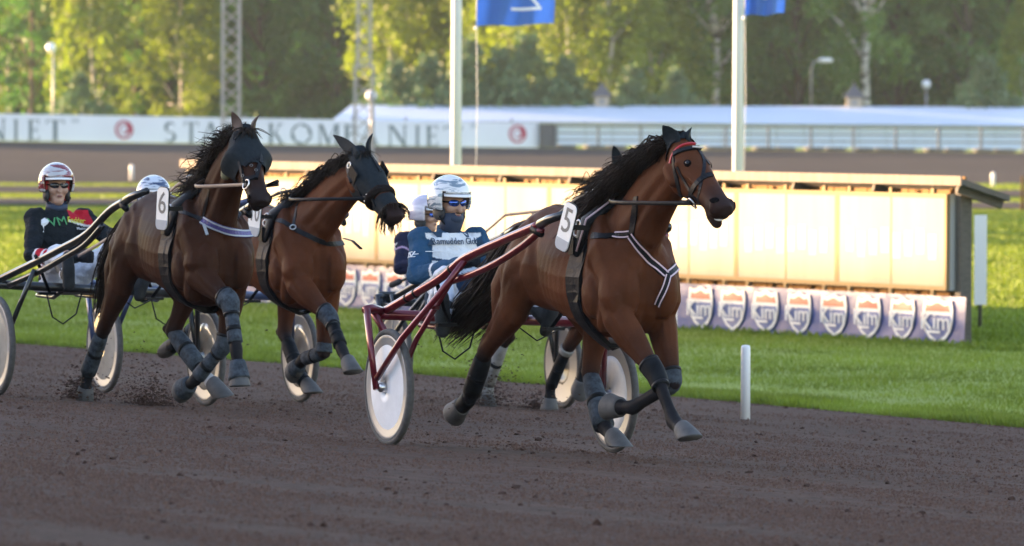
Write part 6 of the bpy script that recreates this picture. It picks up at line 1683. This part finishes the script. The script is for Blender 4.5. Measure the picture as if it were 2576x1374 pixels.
cst = V3((H4.f0 + 2.2, 0, 1.7))
for sg in (-1, 1):
    H4.mb().tube([(3.15, sg * .07 + .05, 1.66), (1.75, sg * .08, 1.62), (.8, sg * .12, 1.56), (-.4, sg * .13, 1.12)], [(.0125, .0035)] * 4, 8, upv=(0, 1, 0)).build('rein', M['tan'], H4.root)

# ------------------------------------------------------------------ the four drivers
def armq(arms, k):
    u, l = arms['u' + k], arms['l' + k]; return np.minimum(u[0], l[0]) < .085, l[0] < u[0], u[1], l[1]
def jac_lead(V, arms, g):
    z = V[:, 2]; c = np.tile(np.array([.70, .72, .75]), (len(V), 1)); blue = np.array([.022, .075, .145]); navy = np.array([.02, .045, .085])
    ch = np.asarray(g['chest']); dy = np.abs(V[:, 1]); zz = z - ch[2] + .35 * np.maximum(0, .0 + dy) * 0 + dy * -.18
    band = lambda a, b: (zz > a) & (zz < b)
    c[zz < -.045] = navy; c[band(-.085, -.062)] = (.7, .72, .75); c[band(-.030, -.010)] = navy
    c[dy > .19] = blue
    for k in 'RL':
        near, isl, tu, tl_ = armq(arms, k); onarm = near & ((tu > .12) | isl); c[onarm & (dy > .15)] = blue; c[onarm & isl] = blue
        c[near & isl & (tl_ > .38) & (tl_ < .43)] = (.7, .72, .75)
    c[z > g['neck'].z - .025] = blue
    return c
def jac_six(V, arms, g):
    z = V[:, 2]; c = np.tile(np.array([.012, .015, .018]), (len(V), 1)); red = np.array([.50, .02, .035]); wh = np.array([.72, .72, .75])
    y = V[:, 1]; sl = z - (g['neck'].z - .085) + (y - .06) * .30
    c[(y > .055) & (y < .215) & (sl > 0)] = red; c[(y > .045) & (y < .22) & (sl > -.018) & (sl <= 0)] = wh
    for k in 'RL':
        near, isl, tu, tl_ = armq(arms, k)
        for a, b, cc in ((.12, .17, wh), (.17, .30, red), (.30, .35, wh), (.35, .44, red), (.44, .48, wh)): c[near & isl & (tl_ > a) & (tl_ < b)] = cc
    nk = z > g['neck'].z - .015; c[nk] = (.02, .02, .022)
    return c
def jac_navy(V, arms, g):
    c = np.tile(np.array([.018, .020, .045]), (len(V), 1)); near, isl, tu, tl_ = armq(arms, 'R'); c[near & ~isl & (tu > .38) & (tu < .43)] = (.45, .30, .45); return c
def tr_white(V, g): return np.tile(np.array([.66, .70, .78]), (len(V), 1))
def tr_six(V, g):
    c = np.tile(np.array([.66, .69, .76]), (len(V), 1))
    for k, sg in (('R', -1), ('L', 1)):
        a, b = np.asarray(g['hj' + k]), np.asarray(g['kn' + k]); t = ((V - a) @ (b - a)) / ((b - a) @ (b - a)); d = V - (a + t[:, None] * (b - a))
        s_ = (d[:, 1] * sg > .02) & (t > -.2) & (t < .85) & (np.abs(d[:, 2] - .02) < .035); c[s_] = (.50, .03, .04); c[s_ & (np.abs(d[:, 2] - .02) < .012)] = (.02, .02, .02)
    return c
def helm_mat(name, base, dark, sc, lo, hi, stretch=(1, 1, 1)):
    m = mat(name, base, .16, spec=.6, coat=.8); t = m.node_tree; b = t.nodes['Principled BSDF']; tc = [n for n in t.nodes if n.type == 'TEX_COORD'][0]
    mp = t.nodes.new('ShaderNodeMapping'); mp.inputs['Scale'].default_value = stretch; t.links.new(tc.outputs['Object'], mp.inputs[0])
    n = t.nodes.new('ShaderNodeTexNoise'); n.inputs['Scale'].default_value = sc; n.inputs['Detail'].default_value = 3; n.inputs['Distortion'].default_value = 1.2; t.links.new(mp.outputs[0], n.inputs['Vector'])
    r = t.nodes.new('ShaderNodeValToRGB'); r.color_ramp.elements[0].position = lo; r.color_ramp.elements[1].position = hi
    r.color_ramp.elements[0].color = (*dark, 1); r.color_ramp.elements[1].color = (*base, 1); t.links.new(n.outputs['Fac'], r.inputs[0]); t.links.new(r.outputs[0], b.inputs['Base Color']); return m
M['helm_lead'] = helm_mat('white_helmet', (.70, .71, .72), (.17, .24, .30), 9, .45, .52, (1, 1, 3.5))
M['helm_six'] = helm_mat('maroon_silver_helmet', (.46, .46, .47), (.20, .022, .028), 6, .50, .58, (1, 1, 4))
M['helm_ten'] = helm_mat('blue_silver_helmet', (.55, .60, .68), (.02, .045, .11), 6, .46, .54, (1, 1, 5))
M['helm_four'] = helm_mat('pale_lilac_helmet', (.68, .64, .70), (.50, .46, .55), 5, .4, .55, (1, 1, 4))
M['gaiter'] = mat('navy_gaiter', (.02, .035, .07), .7)
M['balaclava'] = mat('red_balaclava', (.52, .03, .025), .7)
M['text_white'] = mat('white_print', (.72, .73, .75), .6)
M['text_navy'] = mat('navy_print', (.02, .05, .09), .6)
M['text_green'] = mat('green_print', (.03, .28, .10), .6)
M['text_yellow'] = mat('yellow_print', (.55, .60, .04), .6)
def emb(D, name, poly, o, x, y, m, bvh, dirv, lift=.004):
    """flat print pressed on to a surface"""
    o, x, y = V3(o), V3(x).normalized(), V3(y).normalized(); P = []
    for a, b in poly:
        q = o + x * a + y * b; h_ = bvh.ray_cast(q - V3(dirv) * .4, V3(dirv)); P.append((h_[0] if h_[0] is not None else q) - V3(dirv) * lift)
    n = len(P); b = MB(D['off']); b.add(P + [p + V3(dirv) * .003 for p in P], [tuple(range(n)), tuple(range(2 * n - 1, n - 1, -1))] + [(i, i + n, (i + 1) % n + n, (i + 1) % n) for i in range(n)])
    return b.build(name, m, D['root'])

# lead driver
P = base_pose(); P['yaw'] = .22; P['pitch'] = -.05
P.update(head=(-.82, .0, 1.495), haR=(-.36, -.11, 1.14), haL=(-.33, .10, 1.15), elR=(-.68, -.29, 1.05))
D = driver('lead', 'driver in white and blue silks with white helmet and blue mirror glasses', P, jac_lead, tr_white, M['helm_lead'], dict(lens=M['goggle_blue']))
hx = D['hx']; hdp = V3(P['head']); m_ = MB(D['off'])
m_.tube([hdp - hx[2] * .055 + hx[0] * .02, hdp - hx[2] * .10 + hx[0] * .03, hdp - hx[2] * .15 - hx[0] * .0], [(.075, .068), (.070, .066), (.070, .070)], 18); m_.ball(hdp - hx[2] * .082 + hx[0] * .058, (.050, .052, .038), 12, hx); m_.build('neck_gaiter', M['gaiter'], D['root'])
MB(D['off']).ball(hdp + hx[0] * .100 - hx[2] * .045, (.010, .028, .007), 8, hx).build('moustache', M['moustache'], D['root'])
ch = V3(P['chest'])
lettering('lettering', 'Ramudden Global', .058, ch + V3((.4, .015, .118)), (0, 1, 0), (0, 0, 1), M['text_navy'], D['root'], off=D['off'], bvh=D['bvh'], lift=.010, dirv=(-1, 0, 0), sx=.82)
tri = [(-.022, -.016), (.022, -.016), (0, .022)]
emb(D, 'emblem', tri, ch + V3((.4, -.155, .112)), (0, 1, 0), (0, 0, 1), M['text_navy'], D['bvh'], (-1, 0, 0))
for y in (-.10, .09): emb(D, 'emblem', [(-.03, .012), (.03, .012), (.012, -.022), (-.012, -.022)], ch + V3((.4, y, .165)), (0, 1, 0), (0, 0, 1), M['text_navy'], D['bvh'], (-1, 0, 0))
lettering('lettering', 'DJUSE', .055, V3(P['shR']).lerp(V3(P['elR']), .42) + V3((.0, -.4, .0)), (1, 0, .12), (-.12, 0, 1), M['text_white'], D['root'], off=D['off'], bvh=D['bvh'], dirv=(0, 1, 0), sx=.95)
lettering('lettering', 'Brixo', .028, V3(P['neck']) + V3((.4, .0, -.02)), (0, 1, 0), (0, 0, 1), M['text_white'], D['root'], off=D['off'], bvh=D['bvh'], lift=.010, dirv=(-1, 0, 0)) if False else None
o = D['ce'] + hx[2] * .062 - hx[1] * .02; dv = (-hx[0] * .8 + hx[1] * .28 - hx[2] * .45).normalized(); xx = hx[2].cross(-dv).normalized(); yy = (-dv).cross(xx)
emb(D, 'emblem', [(-.045, -.03), (.045, -.03), (0, .045)], o, xx, yy, M['text_navy'], D['hb'], dv, .002)
emb(D, 'emblem_cut', [(-.021, .004), (.021, .004), (0, -.027)], o, xx, yy, M['white'], D['hb'], dv, .004)
lettering('lettering', 'RamuddenGlobal', .019, o - yy * .043, xx, yy, M['text_navy'], D['root'], off=D['off'], bvh=D['hb'], dirv=dv, lift=.003)

# driver of number six
P = base_pose(-.10, .02, .02); P['yaw'] = -.12; P['pitch'] = .04; P['mouth'] = .0035
P.update(head=(-.955, .0, 1.520), neck=(-.97, 0, 1.375), haR=(-.20, -.10, 1.03), haL=(-.16, .16, 1.17), elR=(-.66, -.30, 1.03), elL=(-.55, .34, 1.10), anR=(.02, -.27, .90), toR=(.06, -.29, 1.06), knR=(-.35, -.22, 1.06))
D = driver('six', 'driver in black jacket with red shoulder, maroon and silver helmet, black sunglasses', P, jac_six, tr_six, M['helm_six'], dict(lens=M['goggle_black']))
hx = D['hx']; hdp = V3(P['head'])
for sg in (-1, 1): MB(D['off']).tube([hdp + hx[1] * sg * .070 + hx[0] * .015 + hx[2] * .05, hdp + hx[1] * sg * .071 + hx[0] * .010 - hx[2] * .03, hdp + hx[1] * sg * .055 + hx[0] * .0 - hx[2] * .09], [(.022, .012), (.022, .012), (.014, .01)], 10).build('balaclava', M['balaclava'], D['root'])
MB(D['off']).tube([hdp - hx[2] * .105 + hx[0] * .01, hdp - hx[2] * .15 - hx[0] * .01], [.078, .082], 18).build('collar', M['gaiter'], D['root'])
ch = V3(P['chest'])
lettering('lettering', 'VM', .090, ch + V3((.4, -.06, .105)), (0, 1, .12), (.0, -.25, 1), M['text_green'], D['root'], off=D['off'], bvh=D['bvh'], lift=.010, dirv=(-1, 0, 0), sx=1.1)
lettering('lettering', 'Fodder', .058, ch + V3((.4, .085, .115)), (0, 1, -.08), (0, .08, 1), M['text_yellow'], D['root'], off=D['off'], bvh=D['bvh'], lift=.010, dirv=(-1, 0, 0), sx=.85)
lettering('lettering', 'Mission', .026, ch + V3((.4, .12, .055)), (0, 1, 0), (0, 0, 1), M['text_white'], D['root'], off=D['off'], bvh=D['bvh'], lift=.010, dirv=(-1, 0, 0))
emb(D, 'emblem', [(-.02, -.06), (-.012, -.06), (-.006, -.02), (.02, .0), (.035, .02), (.03, .035), (.01, .045), (-.02, .03), (-.03, .0)], ch + V3((.4, -.155, .09)), (0, 1, 0), (0, 0, 1), M['text_white'], D['bvh'], (-1, 0, 0))

# driver behind the blindfolded horse
P = base_pose(-.24, .0, .03); P['yaw'] = .1
D = driver('ten', 'driver mostly hidden behind the blindfolded horse, blue and silver helmet showing', P, jac_navy, tr_white, M['helm_ten'], dict())
# driver behind the lead driver
P = base_pose(-.30, .0, .04); P['yaw'] = .55
P.update(knL=(.45, .32, .95), anL=(1.0, .38, .80), toL=(1.1, .39, .92)) if False else None
D = driver('four', 'driver in dark navy half hidden behind the white and blue driver, pale helmet', P, jac_navy, tr_white, M['helm_four'], dict(lens=M['goggle_blue']))
lettering('lettering', 'K', .085, V3(P['shR']).lerp(V3(P['elR']), .22) + V3((.0, -.4, .0)), (1, 0, .12), (-.12, 0, 1), M['text_white'], D['root'], off=D['off'], bvh=D['bvh'], dirv=(0, 1, 0), sx=1.1)

# ------------------------------------------------------------------ dirt thrown up by the hooves
cs = []; sz = []
def splash(T, f, l, n, sp, up_, back=.5):
    for _ in range(n):
        a = rng.normal(0, 1, 3); r_ = rng.random(); p = T.w(f - back * r_ * sp * 2 * rng.random() + a[0] * sp * .4, l + a[1] * sp * .35, 0)
        z = track_z(p.x, p.y) + abs(a[2]) * up_ * r_ + .01; cs.append((p.x, p.y, z)); sz.append(min(.02, rng.gamma(1.5, .0030) + .0018))
splash(TEAM['six'], .10, -.18, 1300, .18, .17, .3); splash(TEAM['six'], .9, .05, 1300, .27, .22, .5)
splash(TEAM['four'], .55, -.18, 1500, .24, .34, -.6); splash(TEAM['four'], 1.2, 0, 600, .18, .12, .3)
for k, n in (('six', 260), ('ten', 220), ('lead', 380), ('four', 340)): splash(TEAM[k], .2, 0, n, .8, .45, .4)
clods('flying_dirt', cs, sz, M['clod'], 'bits of dirt thrown up behind the running hooves')
# ------------------------------------------------------------------ evening air
hz = MB().box((0, 190, 4.5), (1200, 780, 31)).build('haze', [])
hm = bpy.data.materials.new('haze_air'); hm.use_nodes = True; ht = hm.node_tree; ht.nodes.remove(ht.nodes['Principled BSDF'])
pv = ht.nodes.new('ShaderNodeVolumePrincipled'); pv.inputs['Color'].default_value = (.72, .90, 1.0, 1); pv.inputs['Density'].default_value = .000105; pv.inputs['Anisotropy'].default_value = .2
ht.links.new(pv.outputs[0], ht.nodes['Material Output'].inputs['Volume']); hz.data.materials.append(hm)
tag(hz, 'thin evening haze over the racecourse', kind='stuff')
